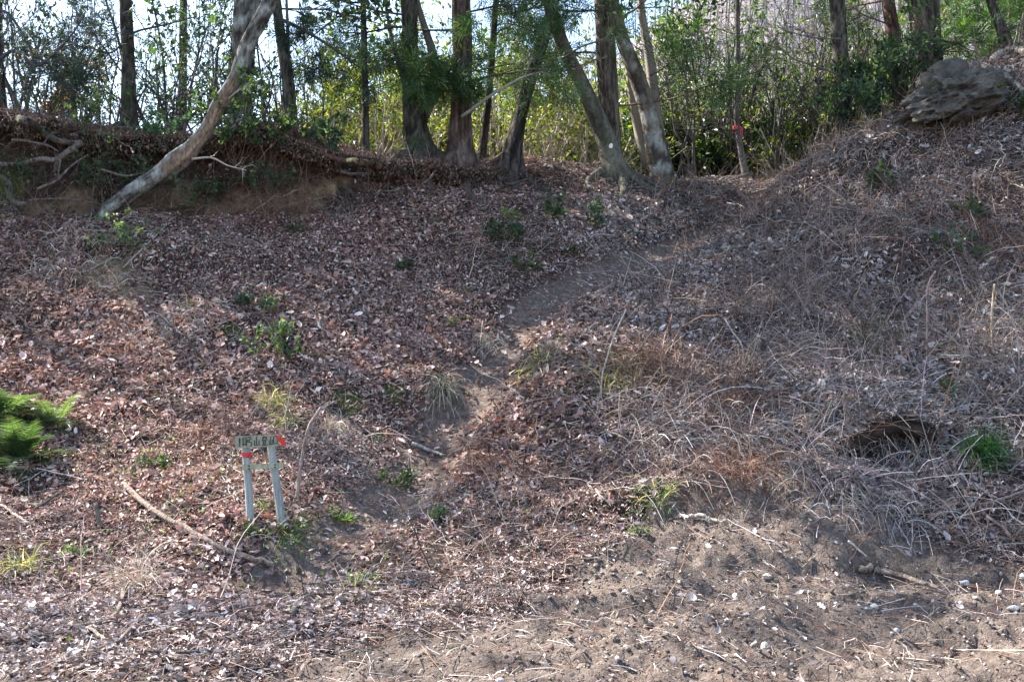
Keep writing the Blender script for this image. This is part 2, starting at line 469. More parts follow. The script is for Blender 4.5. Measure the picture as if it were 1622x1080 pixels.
# let the dense columns fan out with distance
fan = np.clip(.42 + .058 * Yg, .5, 1.0)
Xf = np.where(np.abs(X) <= 8.5, X * fan, X)
Xf = np.where((np.abs(X) > 8.5) & (np.abs(X) <= 20), np.sign(X) * (8.5 * fan + (np.abs(X) - 8.5) * (20 - 8.5 * fan) / 11.5), Xf)
X = Xf
Z = H(X.ravel(), Yg.ravel()).reshape(X.shape)
acc = Acc()
nY, nX = X.shape
ii = (np.arange(nY - 1)[:, None] * nX + np.arange(nX - 1)[None, :])
q = np.stack([ii, ii + 1, ii + 1 + nX, ii + nX], -1).reshape(-1, 4)
acc.add(np.stack([X, Yg, Z], -1).reshape(-1, 3), q)
ground = acc.build('ground', M_ground, smooth=True)
tag(ground, 'bare brown earth of the road and the slope above it', None, kind='structure')
road, path, och, mo, face = masks(X.ravel(), Yg.ravel(), Z.ravel())
for nm, a in (('soil', road), ('path', np.clip(path * 1.1, 0, 1)), ('ochre', och), ('moss', mo)):
    at = ground.data.attributes.new(nm, 'FLOAT', 'POINT'); at.data.foreach_set('value', a.astype(np.float32))

# turf lip hanging over the bank
def over_d(x):
    return np.interp(x, [-9, -7, -5, -3.6, -2.4, -1.6, -.4, .4], [.30, .34, .30, .26, .30, .2, .14, 0]) * (1 + .55 * n2(x, x * 0, 1.7, 111)) + .04 * n2(x, x * 0, 7, 112)
def over_z(x):
    h, lip = scarp(x, x * 0)
    return H(x, lip + .24, False)
xs = np.arange(-9, .42, .03); h_, lip_ = scarp(xs, xs * 0); od = np.clip(over_d(xs), .01, None); oz = over_z(xs)
thk = .16 + .10 * n2(xs, xs * 0, 2.3, 113)
fadeo = sstep(.4, -.4, xs) if False else np.clip((.4 - xs) / .8, 0, 1)
prof = [(lip_ + .34, oz - .06), (lip_ + .1, oz - .02), (lip_ - od * .55, oz - .04), (lip_ - od, oz - .10), (lip_ - od * 1.05, oz - thk * .5), (lip_ - od * .85, oz - thk), (lip_ - od * .3, oz - thk * 1.25), (lip_ + .12, oz - thk * 2.0)]
V = np.stack([np.stack([xs, py, oz + (pz - oz) * fadeo - (1 - fadeo) * .08], 1) for py, pz in prof], 1)
V = V + (.07 * np.stack([fbm(V * 4, 3, 1), fbm(V * 4, 3, 2), fbm(V * 4, 3, 3)], -1)) + .045 * np.stack([V[..., 0] * 0, fbm(V * 12, 3, 4), fbm(V * 12, 3, 5)], -1)
a_ = Acc(); m_ = len(prof); ii = np.arange(len(xs) - 1)[:, None] * m_ + np.arange(m_ - 1)[None]
a_.add(V.reshape(-1, 3), np.stack([ii, ii + m_, ii + m_ + 1, ii + 1], -1).reshape(-1, 4))
tag(a_.build('bank_edge', M_ground, smooth=True), 'overhanging turf edge of the eroded bank', None, kind='structure')

# ---------------------------------------------------------------- scattering by geometry nodes (uncountable stuff)
def euler_of(X, Z):
    X = unit(X); Y = unit(np.cross(Z, X)); Z = np.cross(X, Y)
    ey = -np.arcsin(np.clip(X[:, 2], -1, 1)); ex = np.arctan2(Y[:, 2], Z[:, 2]); ez = np.arctan2(X[:, 1], X[:, 0])
    return np.stack([ex, ey, ez], 1)
def inst_mat(m):
    m2 = m.copy(); m2.name = m.name + ' scattered'
    for n_ in m2.node_tree.nodes:
        if n_.type == 'ATTRIBUTE' and n_.attribute_name == 'Col':
            n_.attribute_type = 'INSTANCER'; n_.attribute_name = 'tint'
        if n_.type == 'BUMP': n_.inputs['Strength'].default_value = 0.0
    return m2
def scatter_obj(name, tpls, mat, pos, X, Z, scl, tint, idx, label):
    """tpls: list of (verts, list of faces); one object, instances on its points"""
    src = bpy.data.collections.new(name + ' pieces')
    for k, (tv, tfs) in enumerate(tpls):
        me = bpy.data.meshes.new('piece'); me.from_pydata([tuple(v) for v in tv], [], [tuple(int(i) for i in f) for f in tfs]); me.materials.append(mat)
        me.update(); o = bpy.data.objects.new('%s piece %02d' % (name, k), me); src.objects.link(o)
    me = bpy.data.meshes.new(name); n = len(pos)
    me.vertices.add(n); me.vertices.foreach_set('co', pos.astype(np.float32).ravel())
    a = me.attributes.new('rot', 'FLOAT_VECTOR', 'POINT'); a.data.foreach_set('vector', euler_of(X, Z).astype(np.float32).ravel())
    a = me.attributes.new('scl', 'FLOAT_VECTOR', 'POINT'); a.data.foreach_set('vector', scl.astype(np.float32).ravel())
    a = me.attributes.new('pick', 'INT', 'POINT'); a.data.foreach_set('value', idx.astype(np.int32))
    a = me.attributes.new('tint', 'FLOAT_COLOR', 'POINT'); a.data.foreach_set('color', np.concatenate([tint, np.ones((n, 1))], 1).astype(np.float32).ravel())
    me.materials.append(mat)
    o = bpy.data.objects.new(name, me); scn.collection.objects.link(o)
    ng = bpy.data.node_groups.new(name + ' scatter', 'GeometryNodeTree')
    ng.interface.new_socket('Geometry', in_out='INPUT', socket_type='NodeSocketGeometry'); ng.interface.new_socket('Geometry', in_out='OUTPUT', socket_type='NodeSocketGeometry')
    gi = ng.nodes.new('NodeGroupInput'); go = ng.nodes.new('NodeGroupOutput')
    ci = ng.nodes.new('GeometryNodeCollectionInfo'); ci.inputs['Collection'].default_value = src; ci.inputs['Separate Children'].default_value = True; ci.inputs['Reset Children'].default_value = True
    mp = ng.nodes.new('GeometryNodeMeshToPoints')
    ip = ng.nodes.new('GeometryNodeInstanceOnPoints'); ip.inputs['Pick Instance'].default_value = True
    def na(nm, ty):
        q = ng.nodes.new('GeometryNodeInputNamedAttribute'); q.data_type = ty; q.inputs['Name'].default_value = nm; return q.outputs[0]
    L_ = ng.links.new
    er = ng.nodes.new('FunctionNodeEulerToRotation')
    L_(gi.outputs[0], mp.inputs[0]); L_(mp.outputs[0], ip.inputs['Points']); L_(ci.outputs[0], ip.inputs['Instance'])
    L_(na('rot', 'FLOAT_VECTOR'), er.inputs[0]); L_(er.outputs[0], ip.inputs['Rotation']); L_(na('scl', 'FLOAT_VECTOR'), ip.inputs['Scale']); L_(na('pick', 'INT'), ip.inputs['Instance Index'])
    L_(ip.outputs[0], go.inputs[0])
    md = o.modifiers.new('scatter', 'NODES'); md.node_group = ng
    return tag(o, label, None, kind='stuff')
def curve_tpls(seed, n, k=6, rad=.0065, bow=.25, sides=3, s=.12):
    r = np.random.RandomState(seed); out = []
    for _ in range(n):
        t = np.linspace(0, 1, k); b = bow * r.uniform(.2, 1.3); w = np.cumsum(r.normal(0, s, (k, 2)), 0)
        w -= w[0]
        P = np.stack([t, w[:, 0] * .8, b * np.sin(t * PI * r.uniform(.6, 1.05)) + w[:, 1] * .35], 1)
        a = Acc(); tubes(a, P[None], (rad * np.linspace(1.2, .5, k))[None], sides, (1, 1, 1), ref=np.array([0, .2, 1.0]))
        out.append((np.concatenate(a.v), np.concatenate(a.f)))
    return out

def lipz(x, y, z):
    yl = 7.95 + .12 * n2(x, x * 0, 2.0, 31); m = (x > 2.5) & (x < 3.42) & (y > yl - .26) & (y < yl + .14)
    return np.where(m, H(x, yl + .16, False) + .0, z)
# ---------------------------------------------------------------- leaf litter
LIT = [(.23, .135, .108), (.34, .235, .198), (.48, .39, .35), (.09, .058, .05), (.50, .43, .395), (.28, .135, .08)]
def scatter(r, n, ylo=4.3, yhi=14.6):
    # uniform over the fan seen from around the camera
    y = np.sqrt(r.uniform(ylo ** 2, yhi ** 2, n)) if True else None
    x = r.uniform(-1, 1, n) * (0.56 * y + .5)
    return x, y
M_litter_i = inst_mat(M_litter); M_twig_i = inst_mat(M_twig); M_stone_i = inst_mat(M_stone)
r = np.random.RandomState(3)
N = 640000
x, y = scatter(r, N)
road, path, och, mo, face = masks(x, y)
keep_p = (1 - .94 * road) * (1 - .9 * path) * (1 - .8 * och) * (1 - .75 * mo) * (1 - .6 * face)
keep_p *= np.clip(.8 + 1.3 * n2(x, y, 1.3, 51) + .7 * n2(x, y, 6, 56), .12, 1) * (1 - .4 * sstep(.3, 2.5, x))
k = r.uniform(size=N) < keep_p
x, y = x[k], y[k]; n = len(x)
print('leaves', n)
N0 = nrm(x, y, .05)
z = lipz(x, y, H(x, y))
d = unit(r.normal(size=(n, 3))); d = unit(d - (d * N0).sum(1, keepdims=True) * N0 * .7)
nn = unit(N0 + r.normal(0, .72, (n, 3)))
size = np.clip(r.lognormal(math.log(.033), .48, n), .012, .105) * (.7 + .65 * sstep(-.3, .35, n2(x, y, .7, 54))) * (.75 + .25 * sstep(5, 9, y))
size = np.minimum(size, np.interp(y, [5, 7, 9], [.06, .085, .12]))
pos = np.stack([x, y, z], 1) + N0 * r.uniform(-.004, .05, (n, 1)) - d * size[:, None] * .5
tone = n2(x, y, .8, 52)
red = sstep(-.2, .5, tone - .12 * x + .1)
grey = sstep(.0, 3.2, x) * .8 + (1 - sstep(5.8, 7.6, y)) * .55 + .2 + .3 * sstep(0, .5, n2(x, y, .7, 53))
c = pal(r, n, LIT, [3.6, 3.0, 1.5, 3.0, .7, 1.2], .25)
c = c * (.86 + .5 * sstep(-.35, .3, n2(x, y, .55, 57)))[:, None] * (1 + .18 * (1 - sstep(6.5, 9, y)))[:, None]
c = c * (1 + red[:, None] * np.array([.05, -.05, -.08]))
lum = c.mean(1, keepdims=True)
gm = np.clip(grey, 0, .85)[:, None]
c = np.clip(c * (1 - gm) + lum * np.array([1.07, .98, .965]) * 1.05 * gm, .01, .85)
typ = r.uniform(size=n); idx = np.select([typ < .16, typ < .4, typ < .75], [0, 1, 2], 3)
wr = np.array([.75, .6, .45, .35])[idx] * r.uniform(.6, 1.2, n)
sz3 = np.stack([size, size * wr, size * r.uniform(.5, 1.8, n)], 1)
scatter_obj('leaf_litter', [LEAFO, LEAFC, LEAF4, LEAF2], M_litter_i, pos, d, nn, sz3, c, idx, 'fallen brown leaves covering the slope')

# needles and twig crumbs
r = np.random.RandomState(5)
N = 110000
x, y = scatter(r, N, 4.3, 14)
road, path, och, mo, face = masks(x, y)
k = r.uniform(size=N) < (1 - .72 * road) * (1 - .8 * path) * (1 - .6 * och) * np.clip(.6 + .9 * n2(x, y, 1.1, 61), .12, 1)
x, y = x[k], y[k]; n = len(x)
N0 = nrm(x, y); L = np.clip(r.lognormal(math.log(.10), .5, n), .03, .35)
d = unit(r.normal(size=(n, 3)) * [1, 1, .8]); d = unit(d - (d * N0).sum(1, keepdims=True) * N0 * .82)
p0 = np.stack([x, y, H(x, y)], 1) + N0 * r.uniform(.004, .045, (n, 1)) - d * L[:, None] * .5
cc = pal(r, n, [(.20, .10, .065), (.32, .24, .19), (.48, .42, .38), (.11, .08, .07)], [2.0, 2, 1.8, 1.5])
th_ = (.10 / L) * r.uniform(.7, 1.5, n)
scatter_obj('needle_litter', curve_tpls(1, 6, 4, .017, .08, 3, .05), M_twig_i, p0, d, unit(N0 + r.normal(0, .3, (n, 3))), np.stack([L, L * th_, L * th_], 1), cc, r.randint(0, 6, n), 'reddish dry needles and twig crumbs on the slope')

# crumbs of soil and gravel on the road
r = np.random.RandomState(6)
ico_v = []; t_ = (1 + 5 ** .5) / 2
ico_v = unit(np.array([(-1, t_, 0), (1, t_, 0), (-1, -t_, 0), (1, -t_, 0), (0, -1, t_), (0, 1, t_), (0, -1, -t_), (0, 1, -t_), (t_, 0, -1), (t_, 0, 1), (-t_, 0, -1), (-t_, 0, 1)]))
ico_f = np.array([(0, 11, 5), (0, 5, 1), (0, 1, 7), (0, 7, 10), (0, 10, 11), (1, 5, 9), (5, 11, 4), (11, 10, 2), (10, 7, 6), (7, 1, 8), (3, 9, 4), (3, 4, 2), (3, 2, 6), (3, 6, 8), (3, 8, 9), (4, 9, 5), (2, 4, 11), (6, 2, 10), (8, 6, 7), (9, 8, 1)])
def crumb(seed, sub=1):
    rr = np.random.RandomState(seed); V = list(ico_v); Fc = ico_f
    e = {}; nf = []
    for a, b, c_ in Fc:
        m_ = []
        for q1, q2 in ((a, b), (b, c_), (c_, a)):
            k_ = (min(q1, q2), max(q1, q2))
            if k_ not in e: e[k_] = len(V); V.append(unit(V[q1] + V[q2]))
            m_.append(e[k_])
        nf += [(a, m_[0], m_[2]), (b, m_[1], m_[0]), (c_, m_[2], m_[1]), tuple(m_)]
    V = np.array(V); V = V * (1 + .45 * fbm(V * 1.4 + seed * 3.1, 3, seed))[:, None]
    return V, np.array(nf)
N = 80000
x, y = scatter(r, N, 4.3, 8.8)
road, path, och, mo, face = masks(x, y)
k = r.uniform(size=N) < np.clip(road * 1.0 + path * .4 + .04, 0, 1) * np.clip(.5 + .9 * n2(x, y, 1.8, 66), .12, 1)
x, y = x[k], y[k]; n = len(x)
s = np.clip(r.lognormal(math.log(.0040), .55, n), .0015, .02)
big = (r.uniform(size=n) < .008) & (n2(x, y, 1.1, 67) > .02) & (x > -.5); s = np.where(big, r.uniform(.01, .022, n), s)
cc = pal(r, n, [(.15, .118, .096), (.20, .162, .135), (.38, .345, .31), (.125, .098, .08)], [4, 3.0, .6, 1.2], .10)
scatter_obj('gravel', [crumb(q) for q in range(6)], M_stone_i, np.stack([x, y, H(x, y) + s * .2], 1), unit(r.normal(size=(n, 3)) * [1, 1, .3]), unit(r.normal(0, .3, (n, 3)) + [0, 0, 1]), s[:, None] * r.uniform(.7, 1.3, (n, 3)) * [1, 1, .8], cc, r.randint(0, 6, n), 'crumbs of soil and fine gravel on the road')

# small overhanging lips: roof of the dark hollow, and of the hollow in the upper thicket
for (xa, xb, ye, dep, lb_) in ((2.5, 3.42, 7.95, .26, 'earth lip roofing the dark hollow on the lower right'),):
    xs = np.arange(xa, xb, .03); t = np.sin(np.linspace(0, PI, len(xs))) ** .5; yl = ye + .12 * n2(xs, xs * 0, 2.0, 31)
    oz = H(xs, yl + .16, False) - .01; od = dep * t * (1 + .4 * n2(xs, xs * 0, 4, 115))
    prof = [(yl + .30, oz - .08), (yl + .1, oz), (yl - od * .5, oz - .01), (yl - od, oz - .06), (yl - od * .9, oz - .06 - .08 * t), (yl - od * .2, oz - .06 - .10 * t), (yl + .15, oz - .06 - .16 * t)]
    V = np.stack([np.stack([xs, a, b], 1) for a, b in prof], 1); V = V + .03 * np.stack([fbm(V * 6, 3, 1), fbm(V * 6, 3, 2), fbm(V * 6, 3, 3)], -1)
    a_ = Acc(); m_ = len(prof); ii = np.arange(len(xs) - 1)[:, None] * m_ + np.arange(m_ - 1)[None]
    a_.add(V.reshape(-1, 3), np.stack([ii, ii + m_, ii + m_ + 1, ii + 1], -1).reshape(-1, 4)); tag(a_.build('bank_edge', M_ground, smooth=True), lb_, None, kind='structure')

# ---------------------------------------------------------------- dead stems over the right hand slope
def arcs(r, p0, d0, L, k=6, grav=.5, wob=.12):
    """curved centre lines from p0 along d0, bending down"""
    n = len(p0); P = np.zeros((n, k, 3)); P[:, 0] = p0; d = unit(d0)
    for j in range(1, k):
        P[:, j] = P[:, j - 1] + d * (L / (k - 1))[:, None]
        d = unit(d + r.normal(0, wob, (n, 3)) + np.array([0, 0, -1.0]) * (grav * np.ones(n))[:, None] / (k - 1))
    return P
CT = curve_tpls(2, 8, 8, .0064, .16, 3, .035) + curve_tpls(22, 4, 8, .0085, .10, 3, .03)
r = np.random.RandomState(8)
N = 90000
x, y = scatter(r, N, 5.2, 14.2)
road, path, och, mo, face = masks(x, y)
dens = sstep(-.4, 2.4, x + .22 * (9.5 - y) * (x > -1)) * np.clip(.5 + 1.1 * n2(x, y, .9, 71), .12, 1) + .05 + .12 * sstep(0, .5, n2(x, y, .8, 72))
dens *= (1 - .95 * road) * (1 - .97 * path)
k = r.uniform(size=N) < dens * .8
x, y = x[k], y[k]; n = len(x); print('stems', n)
L = np.clip(r.lognormal(math.log(.235), .45, n), .07, .62)
N0 = nrm(x, y)
t_ = unit(r.normal(0, 1, (n, 3)) * [1, .8, .8] + [-.1, -.25, .1]); t_ = unit(t_ - (t_ * N0).sum(1, keepdims=True) * N0)
el = np.where(r.uniform(size=n) < .32, r.uniform(.7, 3.0, n), np.abs(r.normal(.14, .32, n)))[:, None]
d = unit(t_ + N0 * el)
cc = pal(r, n, [(.31, .24, .20), (.20, .145, .118), (.46, .39, .35), (.10, .072, .06), (.27, .145, .09)], [2.8, 3.2, 1.3, 2.8, 1.3], .3)
scatter_obj('dead_stems', CT, M_twig_i, np.stack([x, y, lipz(x, y, H(x, y))], 1) + N0 * .008, d, unit(N0 + r.normal(0, .45, (n, 3))), L[:, None] * np.ones(3), cc, r.randint(0, 12, n), 'tangle of thin dead stems and vines over the slope')

# low dry grass blades and small green ground cover
r = np.random.RandomState(9)
N = 30000
x, y = scatter(r, N, 5.0, 12.5)
road, path, och, mo, face = masks(x, y)
k = r.uniform(size=N) < sstep(.05, .5, n2(x, y, 1.0, 81) + .0) * (1 - .97 * road) * .55
x, y = x[k], y[k]; n = len(x)
L = r.uniform(.05, .22, n); N0 = nrm(x, y)
d0 = unit(N0 * .6 + r.normal(0, .6, (n, 3)) + [0, -.2, .3])
P = arcs(r, np.stack([x, y, H(x, y)], 1), d0, L, 4, np.full(n, 1.6), .1)
W = r.uniform(.003, .006, n)[:, None] * np.array([1, 1, .8, .2])[None]
cc = pal(r, n, [(.42, .36, .27), (.30, .24, .19), (.10, .13, .05), (.52, .47, .42)], [2.4, 2.4, .8, 1])
acc = Acc(); ribbons(acc, P, W, cc)
tag(acc.build('dry_grass', M_litter), 'short dry grass blades scattered on the slope', None, kind='stuff')
r = np.random.RandomState(10)
N = 60000
x, y = scatter(r, N, 5.0, 12.0)
road, path, och, mo, face = masks(x, y)
spots = [(300, 790, .5, 1.), (450, 850, .35, 1.2), (120, 900, .35, .8), (200, 740, .4, .9), (560, 930, .35, 1.3), (520, 960, .25, 1.2), (690, 810, .2, .9), (350, 900, .3, .5), (640, 760, .22, 1.0), (1440, 900, .25, .6), (1520, 640, .3, .8), (500, 690, .5, .4), (260, 720, .3, .8), (610, 890, .2, 1.1)]
dn = np.zeros(N)
for u, v, rr, a_ in spots:
    p = G(u, v); dn = np.maximum(dn, a_ * np.exp(-(((x - p[0]) / rr) ** 2 + ((y - p[1]) / (rr * 1.1)) ** 2)))
k = r.uniform(size=N) < (dn * .5 * np.clip(.5 + n2(x, y, 4, 91), 0, 1.2) + .004) * (1 - .8 * road)
x, y = x[k], y[k]; n = len(x); N0 = nrm(x, y)
d = unit(r.normal(size=(n, 3))); s = r.uniform(.015, .04, n)
acc = Acc(); leaves(acc, np.stack([x, y, H(x, y)], 1) + N0 * r.uniform(.01, .07, (n, 1)), d, unit(N0 + r.normal(0, .5, (n, 3))), s, s * .65, pal(r, n, [(.07, .12, .045), (.11, .17, .07), (.05, .085, .04), (.16, .2, .10)]), LEAF4)
tag(acc.build('ground_cover', M_leaf), 'small green seedlings creeping through the leaf litter', None, kind='stuff')

# ---------------------------------------------------------------- branching plants
def grow(r, start, d, L, rad, lv, out, tips, wob=.16, nch=(4, 6), ang=.8, up=.15, ratio=.62, droop=0.0):
    k = 6
    P = [np.array(start, float)]; dd = unit(d); w = []
    for j in range(1, k):
        P.append(P[-1] + dd * L / (k - 1)); dd = unit(dd + r.normal(0, wob, 3) + np.array([0, 0, up - droop * j * .15]))
    P = np.array(P); out.append((P, np.linspace(rad, rad * .45, k), lv))
    if lv == 0:
        tips.append((P[2:], dd)); return
    for c in range(r.randint(nch[0], nch[1] + 1)):
        t = r.uniform(.25, 1.0) * (k - 1); i = min(int(t), k - 2); p = P[i] + (P[i + 1] - P[i]) * (t - i)
        T = unit(P[i + 1] - P[i]); q = unit(np.cross(T, r.normal(size=3)))
        a = r.uniform(.5, 1.15) * ang
        grow(r, p, T * math.cos(a) + q * math.sin(a), L * ratio * r.uniform(.6, 1.15), max(rad * .5 * (1 - .4 * t / k), .0025), lv - 1, out, tips, wob, nch, ang, up, ratio, droop)

def put_branches(acc, segs, col, r, thin_only=False):
    for lo, hi, sd in ((.02, 9, 8), (.007, .02, 5), (0, .007, 3)):
        S = [s for s in segs if lo <= s[1][0] < hi]
        if not S: continue
        P = np.stack([s[0] for s in S]); Rr = np.stack([s[1] for s in S])
        if sd == 3: P = P[:, [0, 2, 5]]; Rr = Rr[:, [0, 2, 5]]
        elif sd == 5: P = P[:, [0, 1, 3, 5]]; Rr = Rr[:, [0, 1, 3, 5]]
        c = np.array(col) * (1 + r.normal(0, .15, (len(S), 1)))
        tubes(acc, P, Rr, sd, np.clip(c, .01, .9), cap=False)

def put_leaves(acc, tips, r, per, size, cols, tpl=LEAF2, wr=.45, spread=.05, hang=.0, wts=None):
    m = len(tips)
    if m == 0: return
    P = np.stack([t[0] for t in tips])
    kk = P.shape[1]; ti = r.uniform(0, kk - 1.001, (m, per)); i = ti.astype(int); f = (ti - i)[..., None]
    ar = np.arange(m)[:, None]
    p = P[ar, i] * (1 - f) + P[ar, i + 1] * f
    D = np.stack([t[1] for t in tips])[:, None, :] + r.normal(0, .75, (m, per, 3)) + [0, 0, -hang]
    p = (p + r.normal(0, spread, p.shape)).reshape(-1, 3); n = len(p)
    s = size * r.uniform(.6, 1.25, n)
    leaves(acc, p, unit(D.reshape(-1, 3)), unit(r.normal(0, .8, (n, 3)) + [0, -.2, .9]), s, s * wr, pal(r, n, cols, wts, .22), tpl)

def spline(pts, m):
    """Catmull-Rom through pts (n,d) resampled to m points"""
    pts = np.asarray(pts, float); n = len(pts)
    if n == 2: return pts[0] + (pts[1] - pts[0]) * np.linspace(0, 1, m)[:, None]
    P = np.vstack([2 * pts[0] - pts[1], pts, 2 * pts[-1] - pts[-2]])
    t = np.linspace(0, n - 1 - 1e-6, m); i = t.astype(int); f = (t - i)[:, None]
    a, b, c, d = P[i], P[i + 1], P[i + 2], P[i + 3]
    return .5 * ((2 * b) + (-a + c) * f + (2 * a - 5 * b + 4 * c - d) * f ** 2 + (-a + 3 * b - 3 * c + d) * f ** 3)

def trunk_mesh(acc, P, rad, sides, kind, seed, flare=0.0, base=(.16, .13, .11), dark=(.05, .04, .035), moss=0.0, lichen=0.0, wood=None):
    """one round log with bark relief; P (k,3), rad (k,)"""
    k = len(P); T = unit(np.gradient(P, axis=0))
    ref = np.tile([0, 1.0, 0], (k, 1))
    A = unit(np.cross(T, ref)); B = np.cross(T, A)
    th = np.arange(sides) * 2 * PI / sides
    s = np.concatenate([[0], np.cumsum(np.linalg.norm(np.diff(P, axis=0), axis=1))])
    S, TH = np.meshgrid(s, th, indexing='ij')
    cx, sx = np.cos(TH), np.sin(TH)
    if kind == 'cedar':
        q = np.stack([cx * 4.2, sx * 4.2, S * 1.3 + seed], -1)
        rel = fbm(q, 4, seed, .7); q2 = np.stack([cx * 9, sx * 9, S * 2.2], -1); rel = rel * .5 + (1 - 2 * np.abs(fbm(q2, 2, seed + 3))) * .5 - .3
        amp = .13
    elif kind == 'rough':
        q = np.stack([cx * 3.0, sx * 3.0, S * 5 + seed], -1); rel = fbm(q, 4, seed, .75); amp = .17
    else:
        q = np.stack([cx * 1.2, sx * 1.2, S * 2 + seed], -1); rel = fbm(q, 3, seed, .5); amp = .06
    R_ = rad[:, None] * (1 + amp * rel)
    lob = 1 + .5 * np.cos(TH * 5 + seed + .6 * np.sin(TH * 2)) + .35 * np.cos(TH * 3 + seed * 2)
    hgt = np.clip(S - .3, 0, None)
    R_ = R_ * (1 + flare * np.exp(-hgt / .13) * lob * .55)
    # large lumps
    R_ = R_ * (1 + .07 * fbm(np.stack([cx * .8, sx * .8, S * 1.5 + seed * 3], -1), 2, seed + 9))
    V = P[:, None, :] + R_[..., None] * (A[:, None, :] * cx[..., None] + B[:, None, :] * sx[..., None])
    i = np.arange(k - 1)[:, None] * sides; j = np.arange(sides)[None]; j2 = (j + 1) % sides
    f = np.stack([i + j, i + j2, i + sides + j2, i + sides + j], -1).reshape(-1, 4)
    base = np.array(base) * .82; dark = np.array(dark) * .7
    w = sstep(-.22, .25, rel)[..., None]
    c = dark * (1 - w) + base * w
    Vn = V * 3.0
    if lichen > 0:
        m_ = sstep(.15 - lichen * .4, .35, fbm(V * 7, 3, seed + 20))[..., None] * .85; c = c * (1 - m_) + np.array([.36, .37, .34]) * m_
    if moss > 0:
        mm = sstep(.30 - moss * .5, .6, fbm(V * 3.2, 4, seed + 30) + .12 * np.exp(-hgt / .7) + .15 * rel)[..., None] * .75
        c = c * (1 - mm) + np.array([.05, .064, .028]) * mm
    if wood is not None:
        s0, s1, a0, aw = wood
        dd = np.abs((TH - a0 + PI) % (2 * PI) - PI)
        wm = sstep(s0, s0 + .12, S + .06 * rel) * (1 - sstep(s1 - .2, s1, S)) * (1 - sstep(aw - .12, aw + .08, dd + .12 * rel))
        grain = fbm(np.stack([cx * 8, sx * 8, S * 1.2], -1), 3, seed + 40)
        wc = np.array([.25, .18, .13])[None, None] * np.clip(1 + 1.1 * grain[..., None], .25, 1.6)
        c = c * (1 - wm[..., None]) + wc * wm[..., None]
        V = V - (A[:, None, :] * cx[..., None] + B[:, None, :] * sx[..., None]) * (wm * rad[:, None] * .22)[..., None]
    acc.add(V.reshape(-1, 3), f, c.reshape(-1, 3))

GREEN_D = [(.028, .055, .028), (.045, .085, .035), (.02, .038, .022), (.07, .11, .045)]
GREEN_B = [(.03, .055, .045), (.045, .08, .065), (.02, .035, .03)]
GREEN_Y = [(.11, .15, .025), (.15, .18, .03), (.07, .11, .02), (.20, .20, .045), (.045, .075, .02)]
GREEN_O = [(.07, .10, .03), (.045, .07, .025), (.10, .125, .035), (.13, .13, .06)]
GREEN_N = [(.05, .10, .035), (.035, .075, .03), (.08, .14, .045)]
GREEN_L = [(.07, .15, .03), (.10, .19, .04), (.045, .10, .03)]
BROWN_L = [(.20, .09, .05), (.13, .06, .04), (.28, .16, .1)]

